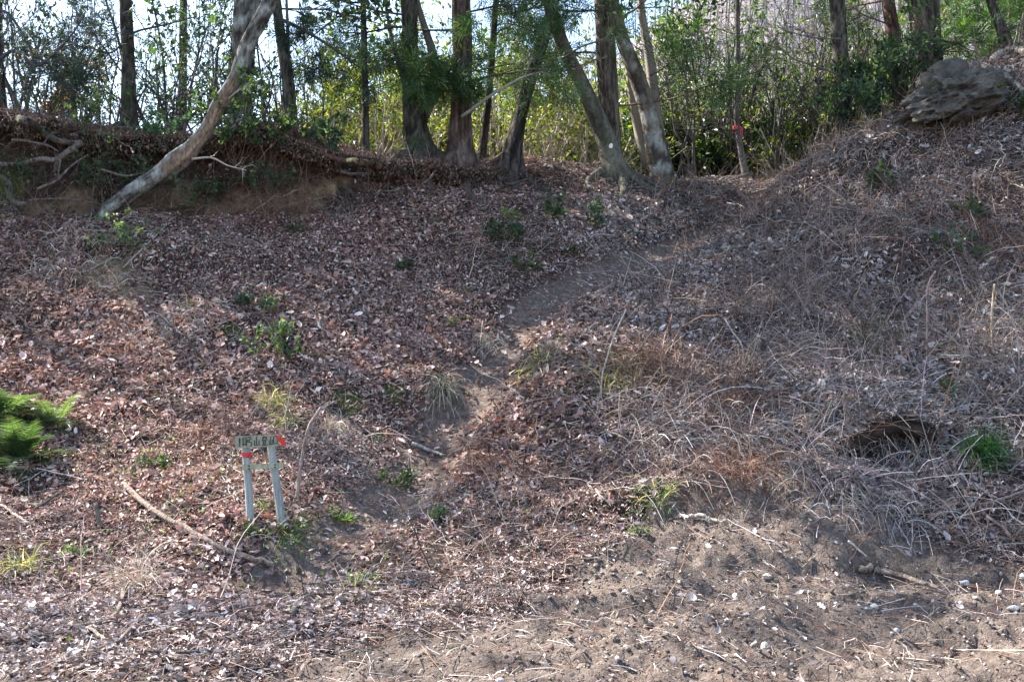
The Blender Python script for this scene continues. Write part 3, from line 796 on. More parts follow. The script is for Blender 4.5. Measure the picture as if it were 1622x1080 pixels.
def tree(name, label, cat, px, Y, kind='rough', base=(.16, .135, .115), dark=(.05, .04, .035), top=11.0, flare=.5, moss=0., lichen=0., seed=1, crown=None,
         nl=7, hmin=6.1, limb=2.3, leaf=.12, per=7, cols=GREEN_D, tpl=LEAF2, Ytop=None, group=None, wood=None, sides=22, extra=None, dz=.18, lv=1, chipx=0., basefix=None):
    r = np.random.RandomState(seed * 13 + 5)
    px = list(px); Ys = [Y + ((Ytop if Ytop is not None else Y) - Y) * i / (len(px) - 1.0) for i in range(len(px))]
    if name == 'leaning_tree': px = [(a_, b_, c_ * .88) for a_, b_, c_ in px]
    pts = [PX(u, v, yy) for (u, v, w), yy in zip(px, Ys)]; rd = [w / F * yy / 2 for (u, v, w), yy in zip(px, Ys)]
    b0 = pts[0]; gz = H(b0[0], b0[1]) if basefix is None else basefix
    # root the trunk in the ground
    low = b0 + np.array([(b0[0] - pts[1][0]) * .2, 0, 0]); low[2] = min(gz, b0[2]) - dz
    pts = [low] + pts; rd = [rd[0] * 1.05] + rd
    d = unit(pts[-1] - pts[-2]); p = pts[-1]; rr = rd[-1]
    while p[2] < top:
        p = p + unit(d) * 1.0; rr *= .88; d = unit(d + r.normal(0, .05, 3) + np.array([0, 0, .15])); pts.append(p); rd.append(max(rr, .012))
    m = max(30, int((pts[-1][2] - pts[0][2]) / .075))
    m = min(m, 150)
    # dense sampling on the low, visible stretch
    Q = spline(np.column_stack([np.array(pts), rd]), 400)
    s = np.concatenate([[0], np.cumsum(np.linalg.norm(np.diff(Q[:, :3], axis=0), axis=1))])
    vis = Q[:, 2] < 8.2
    dens = np.where(vis, 1 / .06, 1 / .35); cum = np.concatenate([[0], np.cumsum(np.diff(s) * dens[1:])])
    tt = np.linspace(0, cum[-1], max(int(cum[-1]), 12)); idx = np.interp(tt, cum, np.arange(400))
    i0 = np.clip(idx.astype(int), 0, 398); f0 = (idx - i0)[:, None]; Q = Q[i0] * (1 - f0) + Q[i0 + 1] * f0
    acc = Acc(); trunk_mesh(acc, Q[:, :3], Q[:, 3], sides, kind, seed, flare, base, dark, moss, lichen, wood)
    T = thing(name, label, cat, (low[0], low[1], gz), group)
    acc.build('trunk', M_smooth if kind == 'smooth' else M_bark, T, smooth=True)
    if flare >= .25 and name != 'shade_tree' and Y < 14.7:
        bx, by = Q[min(3, len(Q) - 1), 0], Q[min(3, len(Q) - 1), 1]; br = rd[1]
        for j in range(5):
            a = j * 1.2566 + r.uniform(-.4, .4); ln = r.uniform(.35, .8); t = np.linspace(0, 1, 9); wv = a + .5 * np.sin(t * 3 + r.uniform(0, 6)) * t
            xx = bx + np.cos(wv) * (br * .55 + ln * t); yy2 = by + np.sin(wv) * (br * .55 + ln * t)
            rr2 = br * .42 * (1 - t) ** .8 + .012; zz2 = H(xx, yy2) + rr2 * .35 + .015 + br * .9 * np.exp(-t * 6)
            ar = Acc(); tone = 1 + .3 * fbm(np.stack([xx, yy2, zz2], 1) * 6, 3, seed + j)[:, None]
            tubes(ar, np.stack([xx, yy2, zz2], 1)[None], rr2[None], 8, (np.array(base) * .6 * tone)[None], ref=np.array([0, 0, 1.0])); ar.build('root', M_bark, T, smooth=True)
    tips = []
    hs = np.linspace(hmin, Q[-1, 2] - .3, nl) if nl else []
    for j, h in enumerate(hs):
        i = int(np.argmin(np.abs(Q[:, 2] - h))); a = r.uniform(0, 2 * PI) if nl < 4 else j * 2.4 + r.uniform(-.4, .4)
        segs = []
        ll = (limb if h > 7.2 else limb * .62) * (1.1 - .5 * (h - hmin) / max(top - hmin, 1)) * r.uniform(.8, 1.2)
        grow(r, Q[i, :3], np.array([math.cos(a), math.sin(a), r.uniform(-.05, .45)]), ll, max(min(Q[i, 3] * .45, .05 if h > 7.2 else .017), .012), 2, segs, tips, .13, (4, 6), .85, .04, .5)
        a2 = Acc(); put_branches(a2, segs, np.array(base) * .7, r); a2.build('limb', M_bark, T, smooth=True)
    for e in (extra or []): e(r, T, Q, tips)
    if tips and per:
        a3 = Acc(); put_leaves(a3, tips, r, per, leaf, cols, tpl, .5 if tpl is LEAF2 else .9, .09)
        a3.build('crown', M_leaf if tpl is LEAF2 else M_needle, T)
    return T

def px_limb(pxs, w, Y, col=(.07, .06, .055), twigs=10, tl=.5, per=0, size=.12, cols=GREEN_D, tpl=LEAF2, lv=1, hang=0., droop=0., needles=None, fol='foliage'):
    """a side branch whose line follows the photograph's, returned as an extra for tree()"""
    def f(r, T, Q, tips):
        C = spline(np.array([PX(u, v, Y + dy) for u, v, dy in pxs]), 16); rad = np.linspace(w, w * .35, 16) / F * Y / 2
        acc = Acc(); tubes(acc, C[None], rad[None], 6, col)
        segs = []; tp = []
        for k in range(twigs):
            t = r.uniform(.15, 1) * 15; i = min(int(t), 14); p = C[i]; tt = unit(C[i + 1] - C[i]); qv = unit(np.cross(tt, r.normal(size=3)))
            grow(r, p, tt * .7 + qv * .8, tl * r.uniform(.5, 1.2), .006, lv, segs, tp, .15, (2, 4), .7, 0, .6, droop)
        put_branches(acc, segs, np.array(col) * 1.1, r)
        acc.build('limb', M_twig, T, smooth=True)
        if per:
            a = Acc(); put_leaves(a, tp, r, per, size, cols, tpl, .45 if tpl is LEAF2 else .8, .02, hang)
            a.build(fol, M_leaf if tpl is LEAF2 else M_needle, T)
    return f

BR = (.17, .14, .12)
# ---- trees along the crest, left to right
tree('tree', 'straight mossy grey trunk standing alone on the left of the bank', 'tree', [(204, 190, 24), (203, 100, 21), (199, 0, 19)], 13.0, 'rough', (.13, .12, .095), top=12.5, moss=.45, seed=2, flare=.35, cols=GREEN_D, nl=11, hmin=5.6, limb=1.9, per=8,
     extra=[px_limb([(203, 60, 0), (170, 85, -.1), (120, 60, -.2)], 4, 13, twigs=7, per=3, size=.07, cols=GREEN_B)])
T = tree('tree', 'stout straight grey trunk behind the leaning broken tree', 'tree', [(378, 215, 36), (383, 120, 35), (392, 0, 40)], 12.9, 'rough', (.20, .185, .165), top=13, moss=.15, lichen=.25, seed=3, flare=.25, nl=11, hmin=5.8, per=8, limb=2.4)
# leaning broken tree
lean_px = [(168, 336, 26), (186, 322, 28), (212, 303, 30), (248, 280, 31), (285, 250, 37), (306, 232, 30), (330, 200, 25), (346, 168, 27), (372, 125, 24), (390, 75, 25), (408, 40, 27), (424, 10, 27), (447, -35, 24)]
T = tree('leaning_tree', 'leaning lichen-grey tree with torn orange wood, growing out of the undercut bank', 'tree', lean_px, 11.72, 'rough', (.27, .255, .23), (.07, .06, .05), top=9.5, moss=.12, lichen=.3, seed=4, flare=.0,
         nl=4, hmin=7.0, limb=2.0, per=9, wood=(1.0, 2.55, 2.0, .95), sides=30, dz=.12, Ytop=11.55,
         extra=[px_limb([(305, 252, -.2), (335, 250, -.3), (360, 262, -.3), (390, 270, -.35)], 4, 11.8, (.4, .33, .28), 5, .2), px_limb([(350, 165, -.15), (372, 148, -.25), (398, 128, -.3)], 2.5, 11.8, (.4, .36, .33), 2, .15)])
tree('tree', 'slim forked trunk with pale lower bark, right of the leaning tree', 'tree', [(461, 212, 22), (456, 130, 20), (445, 60, 16), (437, 0, 15)], 12.9, 'rough', (.17, .165, .13), top=11.5, moss=.35, seed=5, flare=.3, nl=6, per=9,
     extra=[px_limb([(455, 110, 0), (456, 60, .05), (452, -40, .05)], 9, 12.9, (.14, .13, .11), 3, .6),
            px_limb([(442, 30, 0), (480, 48, -.2), (525, 75, -.3), (575, 112, -.3)], 7, 12.9, (.06, .055, .05), 10, .45, per=5, size=.27, cols=GREEN_B, tpl=NEEDLE, fol='needles')])
tree('sapling_tree', 'thin straight grey stem rising between the forked trunk and the mossy pair', 'tree', [(580, 240, 11), (578, 120, 10), (575, 0, 9)], 13.2, 'smooth', (.13, .12, .11), top=9.5, seed=6, flare=.2, sides=10, nl=3, per=5, limb=1.3,
     extra=[px_limb([(577, 20, 0), (540, 25, -.2), (505, 50, -.3), (475, 75, -.4)], 4, 13.2, (.06, .055, .05), 14, .4, per=6, size=.27, cols=GREEN_B, tpl=NEEDLE, fol='needles'),
            px_limb([(577, 100, 0), (620, 95, -.3), (660, 110, -.4), (700, 125, -.4)], 4, 13.0, (.06, .055, .05), 18, .38, per=7, size=.25, cols=GREEN_N, tpl=NEEDLE, fol='needles'),
            px_limb([(577, 190, 0), (555, 178, -.1), (530, 170, -.1)], 3, 13.2, (.3, .26, .22), 5, .3)])
tree('tree', 'dark mossy trunk with broad foot and leaning fork, left of the red cedar', 'tree', [(663, 238, 44), (655, 170, 34), (650, 90, 26), (648, 0, 26)], 13.0, 'rough', (.12, .115, .09), (.035, .032, .026), top=12, moss=.5, seed=7, flare=.35, nl=11, hmin=5.0, limb=1.8, per=9, tpl=NEEDLE, leaf=.24, cols=GREEN_N,
     extra=[px_limb([(668, 190, .1), (692, 130, .15), (684, 80, .15), (662, 10, .1), (650, -60, .1)], 20, 13.1, (.16, .145, .12), 6, .8, per=4, size=.09),
            px_limb([(640, 130, 0), (620, 60, .1), (606, -30, .15)], 9, 13.1, (.12, .11, .10), 3, .5),
            px_limb([(648, 25, 0), (600, 18, -.2), (560, 8, -.2), (520, -5, -.2)], 4, 13, (.07, .06, .055), 10, .5),
            px_limb([(650, 75, 0), (680, 90, -.3), (720, 110, -.5), (745, 120, -.5)], 3, 13, (.06, .055, .05), 18, .34, per=7, size=.25, cols=GREEN_N, tpl=NEEDLE, fol='needles')])
tree('cedar_tree', 'red-brown cedar with a wide flared foot on the bank edge', 'tree', [(728, 243, 40), (730, 180, 34), (732, 90, 31), (730, 0, 30)], 12.9, 'cedar', (.20, .15, .13), (.07, .045, .035), top=14, seed=8, flare=.75, nl=14, per=10, limb=2.0, hmin=4.9, sides=34, tpl=NEEDLE, leaf=.25, cols=GREEN_N,
     extra=[px_limb([(732, 185, -.2), (780, 150, -.4), (830, 122, -.4), (870, 112, -.3)], 6, 12.7, (.24, .22, .19), 6, .3),
            px_limb([(740, 20, 0), (790, 10, -.4), (860, 5, -.6)], 4, 12.7, (.06, .05, .04), 20, .4, per=7, size=.25, cols=GREEN_N, tpl=NEEDLE, fol='needles'),
            px_limb([(728, 150, -.2), (700, 140, -.3), (680, 120, -.3)], 3, 12.8, (.06, .055, .05), 10, .3, per=6, size=.2, cols=GREEN_N, tpl=NEEDLE, fol='needles')])
tree('tree', 'slender grey trunk close behind the right side of the red cedar', 'tree', [(764, 245, 12), (774, 150, 11), (786, 0, 10)], 13.8, 'smooth', (.10, .09, .08), top=10, seed=9, flare=.2, sides=12, nl=4, per=8,
     extra=[px_limb([(780, 60, 0), (800, 45, -.1), (830, 60, -.2)], 3, 13.8, twigs=10, tl=.5, per=5, size=.22, cols=GREEN_N, tpl=NEEDLE, fol='needles')])
tree('tree', 'dark furrowed trunk leaning right, rooted on the bank edge', 'tree', [(812, 243, 30), (822, 195, 22), (842, 120, 20), (868, 40, 19), (880, -20, 17)], 13.0, 'cedar', (.14, .12, .11), (.03, .027, .025), top=11, seed=10, flare=.5, nl=7, per=10,
     extra=[px_limb([(860, 60, -.1), (830, 45, -.2), (800, 30, -.2)], 3, 13, twigs=8, tl=.5)])
tree('tree', 'smooth olive-grey trunk leaning left with a white disc nailed low on it', 'tree', [(972, 268, 38), (955, 210, 30), (925, 140, 25), (893, 75, 22), (868, 0, 21)], 13.6, 'smooth', (.21, .20, .155), (.12, .115, .09), top=11, seed=11, flare=.25, nl=7, per=10, moss=.1)
tree('cedar_tree', 'straight grey-brown cedar right behind the trunk with the white disc', 'tree', [(968, 262, 38), (964, 180, 33), (960, 90, 31), (957, 0, 30)], 13.9, 'cedar', (.21, .175, .145), (.08, .06, .05), top=14, seed=12, flare=.3, nl=14, per=10, limb=2.0, hmin=4.9, sides=34, tpl=NEEDLE, leaf=.25, cols=GREEN_N,
     extra=[px_limb([(965, 60, -.1), (920, 75, -.2), (880, 95, -.3), (835, 85, -.3)], 3.5, 13.6, (.16, .12, .10), 26, .55),
            px_limb([(962, 90, -.1), (930, 100, -.3), (890, 120, -.3)], 3, 13.6, (.2, .15, .12), 22, .5),
            px_limb([(957, 20, -.1), (920, 15, -.3), (880, 5, -.4)], 3, 13.6, (.07, .06, .05), 16, .4, per=6, size=.25, cols=GREEN_N, tpl=NEEDLE, fol='needles')])
tree('tree', 'pale smooth twin trunks leaning apart from one foot, dappled by sun', 'tree', [(1046, 272, 40), (1030, 190, 30), (1008, 120, 26), (985, 60, 22), (970, 0, 20)], 14.0, 'smooth', (.27, .235, .185), (.12, .10, .08), top=11, seed=13, flare=.15, nl=6, per=9, lichen=.05,
     extra=[px_limb([(1052, 275, .15), (1040, 190, .2), (1030, 100, .2), (1018, 30, .2), (1010, -60, .2)], 24, 14.0, (.22, .19, .16), 3, .5),
            px_limb([(1026, 262, .35), (1010, 200, .4), (1000, 150, .4), (990, 60, .4)], 20, 14.0, (.27, .24, .2), 3, .4),
            px_limb([(1030, 120, 0), (1060, 100, -.1), (1075, 60, -.2)], 3, 13.9, (.1, .09, .08), 12, .5, per=4, size=.08, cols=GREEN_L)])
tape_tree = tree('sapling_tree', 'thin grey tree at the path top, red tape tied round it', 'tree', [(1184, 292, 13), (1176, 250, 11), (1167, 190, 9), (1169, 100, 8), (1168, 0, 7)], 14.6, 'smooth', (.22, .19, .18), (.11, .1, .09), top=9.5, seed=14, flare=.3, sides=12, nl=3, per=6, limb=1.6,
     extra=[px_limb([(1168, 120, 0), (1195, 115, -.2), (1215, 100, -.3)], 3, 14.5, twigs=10, tl=.6, per=3, size=.08),
            px_limb([(1178, 250, 0), (1163, 215, .1), (1130, 190, .1)], 3, 14.6, twigs=8, tl=.5, per=2, size=.08)])
tree('tree', 'mossy grey trunk half hidden by dark green sprays above the right slope', 'tree', [(1336, 232, 24), (1337, 150, 24), (1331, 80, 24), (1326, 0, 23)], 13.3, 'rough', (.16, .14, .115), (.05, .042, .035), top=13, moss=.3, seed=15, flare=.2, nl=9, per=11,
     extra=[px_limb([(1332, 120, -.05), (1300, 108, -.2), (1255, 92, -.3), (1215, 60, -.3)], 4, 13.2, (.12, .10, .09), 12, .7),
            px_limb([(1332, 62, -.05), (1290, 60, -.2), (1240, 48, -.3)], 3.5, 13.2, (.12, .10, .09), 12, .7)])
tree('cedar_tree', 'slim dark red-brown cedar between the mossy trunk and the thick pair', 'tree', [(1428, 180, 24), (1424, 110, 23), (1414, 50, 22), (1406, 0, 20)], 13.8, 'cedar', (.17, .105, .085), (.05, .03, .025), top=13, seed=16, flare=.2, nl=9, per=9, hmin=5.4, limb=1.8, tpl=NEEDLE, leaf=.23, cols=GREEN_N,
     extra=[px_limb([(1412, 40, 0), (1370, 25, -.2), (1350, 10, -.2)], 3, 13.7, twigs=8, tl=.5)])
tree('cedar_tree', 'thickest trunk of the right side, a cedar pair grown together', 'tree', [(1473, 160, 46), (1470, 100, 44), (1466, 50, 44), (1460, 0, 44)], 13.6, 'cedar', (.18, .145, .12), (.06, .047, .04), top=14, seed=17, flare=.1, nl=12, per=10, limb=2.2, hmin=5.6, sides=34, tpl=NEEDLE, leaf=.25, cols=GREEN_N,
     extra=[px_limb([(1480, 150, .1), (1482, 70, .1), (1480, -60, .1)], 30, 13.6, (.10, .08, .065), 2, .4),
            px_limb([(1488, 65, 0), (1520, 68, -.2), (1560, 66, -.2)], 4, 13.5, (.07, .06, .05), 12, .5, per=3, size=.08, cols=GREEN_L)])
tree('tree', 'small crooked trunk above the boulder at the top right corner', 'tree', [(1594, 80, 20), (1588, 50, 17), (1572, 10, 14), (1563, -20, 13)], 13.2, 'rough', (.18, .165, .14), top=10, seed=18, flare=.3, nl=6, per=9, moss=.2,
     extra=[px_limb([(1590, 50, 0), (1620, 38, -.1), (1660, 25, -.1)], 4, 13.1, twigs=6, tl=.4)])
tree('tree', 'trunk cut by the left edge of the picture, on the mossy end of the bank', 'tree', [(0, 205, 26), (-6, 120, 24), (-14, 0, 22)], 12.6, 'rough', (.16, .15, .13), top=11, moss=.4, seed=19, flare=.4, nl=8, per=10,
     extra=[px_limb([(-8, 100, 0), (25, 80, -.2), (60, 105, -.2), (110, 60, -.3), (135, 20, -.3)], 7, 12.6, (.07, .065, .075), 26, .75, per=3, size=.12, cols=GREEN_B, tpl=NEEDLE_D, lv=2),
            px_limb([(-8, 20, 0), (10, 20, -.1), (30, 45, -.2), (55, 100, -.2), (40, 150, -.2)], 6, 12.6, (.07, .065, .075), 20, .7, per=3, size=.12, cols=GREEN_B, tpl=NEEDLE_D, lv=2)])
# trees standing left of and above the frame, whose crowns shade the slope
for q, (x_, y_, tp, sd) in enumerate([(-9.5, 12.8, 13, 41), (-12.5, 14.5, 14, 42), (-8.3, 16, 14, 43), (-14.5, 11.5, 13, 44), (-5.5, 16.5, 14.5, 46)]):
    rr_ = np.random.RandomState(sd); u_ = CX + x_ / y_ * F; vb = CY - (float(H(x_, y_)) - CAMZ) / y_ * F
    tree('shade_tree', 'evergreen tree %s' % ['just outside the left edge', 'further out beyond the left edge', 'behind the bank outside the left edge', 'nearest the road outside the left edge', 'with a thin trunk behind the two left trunks'][q],
         'tree', [(u_, vb, 16), (u_ + 3, vb - 150, 14), (u_ + 5, vb - 320, 12)], y_, 'rough', (.13, .12, .10), top=tp, seed=sd, flare=.2, nl=10, hmin=8.3, limb=2.9, per=4, leaf=.17, sides=12)

# disc and tape
p = PX(968, 231, 13.32)
acc = Acc(); th = np.arange(16) * 2 * PI / 16
for yy, rr in ((0, .024), (.012, .024)):
    pass
V = np.concatenate([[(math.cos(t) * .024, 0, math.sin(t) * .034) for t in th], [(math.cos(t) * .024, .04, math.sin(t) * .034) for t in th]])
acc.add(V + p, [tuple(range(16))], (.75, .75, .72)); acc.f.append(np.array([(i, (i + 1) % 16, 16 + (i + 1) % 16, 16 + i) for i in range(16)]))
tag(acc.build('tree_tag', M_tape, at=p), 'small white disc nailed low on the smooth leaning trunk', 'tag')
p = PX(1166, 203, 14.6)
acc = Acc(); tt = np.linspace(-.028, .028, 5)
tubes(acc, np.array([[p + [0, 0, t] for t in tt]]), np.full((1, 5), .047), 10, (.55, .03, .06), cap=True)
a_ = np.array([p + [.05, -.03, .02], p + [.075, -.05, -.01], p + [.08, -.05, -.08], p + [.07, -.06, -.15]]); ribbons(acc, a_[None], np.full((1, 4), .02), np.array([(.5, .03, .06)]), np.array([[0, 1., 0]]))
a_ = np.array([p + [.04, -.05, .02], p + [.05, -.06, -.02], p + [.045, -.06, -.06], p + [.05, -.06, -.11]]); ribbons(acc, a_[None], np.full((1, 4), .016), np.array([(.5, .05, .08)]), np.array([[0, 1., 0]]))
tag(acc.build('marker_tape', M_tape, at=p), 'red plastic tape knotted round the thin tree at the path top', 'tape')

# ---------------------------------------------------------------- shrubs
def shrub(name, label, u, Y, h, spread, nst, cols, size=.07, per=6, lv=2, col=(.16, .14, .12), seed=1, v=None, tpl=LEAF2, lean=(0, 0), group=None, wob=.14, rad=.016, cat='shrub', nch=(4, 6), hang=.1, up=.10, wr=.42, base=None, spr=.04):
    r = np.random.RandomState(seed * 17 + 3)
    if base is None:
        if v is not None: b = G(u, v)
        else:
            x = (u - CX) / F * Y; b = np.array([x, Y, float(H(x, Y))])
        if v is not None and u < 640 and v < 330: b = PX(u, v + 12, b[1] - .30)
    else: b = np.array(base, float)
    T = thing(name, label, cat, b, group)
    tips = []
    for j in range(nst):
        a = r.uniform(0, 2 * PI); t = r.uniform(.1, 1) * spread / h
        segs = []
        L = h * r.uniform(.65, 1.0) * .8
        grow(r, b + np.array([math.cos(a), math.sin(a), 0]) * .04 * nst * h * .3 - [0, 0, .03], np.array([math.cos(a) * t + lean[0], math.sin(a) * t + lean[1], 1]), L, rad * r.uniform(.7, 1.2), lv, segs, tips, wob, nch, .85, up, .5)
        ac = Acc(); put_branches(ac, segs, np.array(col), r); ac.build('stem', M_twig, T, smooth=True)
    if per:
        ac = Acc(); put_leaves(ac, tips, r, per, size, cols, tpl, wr if tpl is LEAF2 else .8, spr, hang)
        ac.build('foliage', M_leaf if (tpl is LEAF2 or tpl is LEAF4) else M_needle, T)
    return T
BARE = (.09, .085, .095)
SH = [
 ('shrub', 'dark small-leaved evergreen filling the sky between the two straight left trunks', 290, 14.6, 3.4, 1.2, 5, GREEN_B + GREEN_D[:1], .062, 9, 2, BARE),
 ('shrub', 'leafy dark evergreen right of the lone mossy trunk, seen against the sky', 245, 14.0, 2.6, .9, 4, GREEN_B, .06, 8, 2, BARE),
 ('sapling', 'thin upright sapling with small dark leaves just left of the stout trunk', 338, 15.0, 3.2, .6, 4, GREEN_B, .06, 6, 2, BARE),
 ('sapling', 'flat-sprayed young fir in front of the sky at the left', 103, 13.4, 1.5, .5, 3, GREEN_B, .14, 5, 2, BARE),
 ('shrub', 'bare blue-grey twiggy bush at the far left of the crest', 40, 14.0, 2.8, 1.3, 6, GREEN_B, .07, 3, 2, BARE),
 ('shrub', 'brown-leaved bush on the crest left of the lone mossy trunk', 80, 13.6, 1.2, .6, 5, BROWN_L + GREEN_B, .06, 6, 2, BARE),
 ('shrub', 'bare twiggy bush between the far left bush and the lone mossy trunk', 155, 14.6, 3.0, 1.2, 5, GREEN_B, .07, 2, 2, BARE),
 ('shrub', 'sparse broad-leaved bush in the sky gap left of the slim forked trunk', 425, 14.0, 2.0, .7, 4, GREEN_B, .09, 3, 2, BARE),
 ('shrub', 'loose leafy bush right behind the slim forked trunk', 480, 15.5, 1.5, .8, 4, GREEN_B + GREEN_O, .08, 4, 2, BARE),
 ('shrub', 'sunlit yellow-green bush left of the thin straight stem', 540, 17.0, 3.3, .7, 6, GREEN_Y, .10, 13, 2, (.2, .17, .13)),
 ('shrub', 'sunlit yellow-green bush right of the thin straight stem', 598, 18.0, 4.0, .9, 6, GREEN_Y, .10, 12, 2, (.2, .17, .13)),
 ('shrub', 'low yellow-green bush on the crest beside the sky gap', 515, 16.0, 1.5, .6, 6, GREEN_Y, .09, 12, 2, (.2, .17, .13)),
 ('shrub', 'pale-stemmed thicket behind the mossy pair of trunks', 635, 15.5, 2.2, 1.2, 8, GREEN_O, .07, 2, 2, (.36, .31, .26)),
 ('shrub', 'olive tree-high bush behind the mossy pair and the red cedar', 700, 19.0, 5.0, 1.6, 7, GREEN_O + GREEN_Y[:2], .11, 10, 2, (.22, .19, .15)),
 ('shrub', 'sunlit yellow-green tall bush right of the red cedar', 795, 19.0, 5.0, 1.3, 7, GREEN_Y, .11, 10, 2, (.22, .19, .15)),
 ('shrub', 'pale-stemmed thicket between the red cedar and the leaning smooth trunk', 845, 16.0, 2.4, 1.4, 9, GREEN_Y, .07, 2, 2, (.38, .33, .28)),
 ('shrub', 'olive bush behind the leaning smooth trunk', 905, 18.5, 4.6, 1.3, 7, GREEN_O + GREEN_Y, .10, 8, 2, (.28, .24, .2)),
 ('shrub', 'bare pale thicket low behind the trunk with the white disc', 910, 15.5, 1.6, 1.3, 8, GREEN_O, .07, 1, 2, (.36, .30, .26)),
 ('shrub', 'tall dark-leaved bush behind the twin trunks', 1010, 19.0, 5.2, 1.2, 6, GREEN_O + GREEN_D, .11, 7, 2, (.16, .14, .12)),
 ('shrub', 'many-stemmed small-leaved evergreen right of the twin trunks', 1100, 16.5, 5.0, 1.3, 6, GREEN_D + GREEN_L[:1], .085, 7, 2, (.09, .08, .07)),
 ('shrub', 'low dark glossy broad-leaved bush below the many-stemmed evergreen', 1110, 16.0, 2.0, 1.0, 7, GREEN_D + GREEN_D + GREEN_L[:1], .12, 12, 2, (.09, .08, .07)),
 ('shrub', 'leafy evergreen with forking dark stems left of the red-taped tree', 1150, 17.0, 4.6, 1.5, 5, GREEN_D + GREEN_O, .09, 5, 2, (.08, .07, .065)),
 ('shrub', 'yellow-green bush low behind the red-taped tree', 1195, 17.5, 2.6, .9, 6, GREEN_Y, .09, 10, 2, (.15, .13, .1)),
 ('shrub', 'dark multi-stemmed bush leaning left, right of the red-taped tree', 1265, 15.5, 3.8, 1.0, 6, GREEN_O + GREEN_D, .08, 3, 2, (.075, .068, .062)),
 ('shrub', 'sunlit yellow-green bush at the foot of the dark multi-stemmed bush', 1240, 17.5, 2.6, 1.0, 6, GREEN_Y + GREEN_L, .09, 10, 2, (.12, .1, .08)),
 ('shrub', 'bare forking bush left of the mossy right trunk', 1300, 15.0, 4.0, 1.3, 6, GREEN_O, .06, 2, 2, (.10, .09, .085)),
 ('shrub', 'yellow-green bush behind the mossy right trunk', 1325, 16.5, 2.9, .9, 5, GREEN_Y + GREEN_D, .08, 8, 2, (.1, .09, .08)),
 ('shrub', 'dark green spreading bush hiding the foot of the slim red-brown cedar', 1392, 13.2, 1.6, .9, 7, GREEN_D + [(.03, .075, .05)], .07, 9, 2, (.07, .06, .05)),
 ('shrub', 'dark green bush pressed against the front of the mossy right trunk', 1347, 12.9, 1.2, .5, 5, GREEN_D + [(.03, .08, .055)], .065, 10, 2, (.07, .06, .05)),
 ('shrub', 'bare twiggy bush between the slim cedar and the thick pair', 1440, 15.5, 3.2, 1.0, 5, GREEN_O, .07, 3, 2, (.14, .12, .11)),
 ('conifer_bush', 'bright green feathery conifer right of the thick cedar pair', 1530, 15.5, 3.0, 1.0, 7, GREEN_L, .15, 6, 2, (.1, .08, .07)),
 ('conifer_bush', 'bright green feathery conifer behind the small crooked trunk', 1590, 16.5, 3.4, 1.0, 6, GREEN_L + GREEN_D, .15, 6, 2, (.1, .08, .07)),
 ('shrub', 'tall shaded evergreen behind the leaning pair in the middle', 860, 21.0, 6.0, 2.0, 6, GREEN_D + GREEN_O, .12, 9, 2, (.12, .1, .09)),
 ('shrub', 'tall shaded evergreen behind the gap left of the twin trunks', 1050, 21.0, 6.4, 1.8, 6, GREEN_D + GREEN_O, .12, 8, 2, (.12, .1, .09)),
 ('shrub', 'tall olive evergreen far behind the red cedar', 740, 22.0, 7.0, 1.8, 6, GREEN_O + GREEN_Y[:1], .12, 9, 2, (.12, .1, .09)),
]
for i, s in enumerate(SH):
    nm, lb, u, Y, h, sp, ns, cl, sz, per, lv, bc = s
    kf = 1.25 if u < 500 else (1.8 if u < 1000 else 1.45)
    per = int(per * kf) + 1; sz *= 1.25; sp *= 1.25
    if 'thicket' in lb or 'bare' in lb: bc = tuple(np.array(bc) * (1.0 if u < 500 else 1.15))
    shrub(nm, lb, u, Y, h, sp, ns, cl, sz, per, lv, bc, seed=i + 1, tpl=NEEDLE_D if 'conifer' in nm or 'fir' in lb else LEAF2, cat='bush' if nm != 'sapling' else 'sapling', rad=.03 if h > 3 else (.022 if ('thicket' in lb or 'bare' in lb) else .014))

# second and third rows of the wood: copies, each with its own root and parts
def copy_thing(root, loc, rz, sc, label, group, name=None):
    c = root.copy(); scn.collection.objects.link(c); c.location = loc; c.rotation_euler = (0, 0, rz); c.scale = (sc, sc, sc)
    c['label'] = label; c['group'] = group
    for ch in root.children:
        d = ch.copy(); scn.collection.objects.link(d); d.parent = c
    return c
BYL = {o['label']: o for o in scn.objects if 'label' in o.keys()}
KIN = [('olive tree-high bush behind the mossy pair and the red cedar', 'olive leafy tree'),
       ('tall shaded evergreen behind the gap left of the twin trunks', 'dark evergreen'),
       ('sunlit yellow-green tall bush right of the red cedar', 'yellow-green tree'),
       ('many-stemmed small-leaved evergreen right of the twin trunks', 'many-stemmed evergreen'),
       ('pale-stemmed thicket between the red cedar and the leaning smooth trunk', 'pale bare thicket'),
       ('bare forking bush left of the mossy right trunk', 'many-forked bare bush'),
       ('dark small-leaved evergreen filling the sky between the two straight left trunks', 'dark small-leaved bush against the sky')]
r = np.random.RandomState(99)
LMK = [(0, 'the trunk at the left edge'), (204, 'the lone mossy trunk'), (385, 'the stout trunk'), (458, 'the slim forked trunk'), (578, 'the thin straight stem'), (655, 'the mossy pair'), (730, 'the red cedar'), (820, 'the furrowed leaning trunk'), (915, 'the smooth leaning trunk'), (965, 'the grey-brown cedar'),
       (1025, 'the twin trunks'), (1175, 'the red-taped tree'), (1335, 'the mossy right trunk'), (1415, 'the slim dark cedar'), (1467, 'the thick cedar pair'), (1585, 'the crooked trunk')]
SEEN = set(BYL)
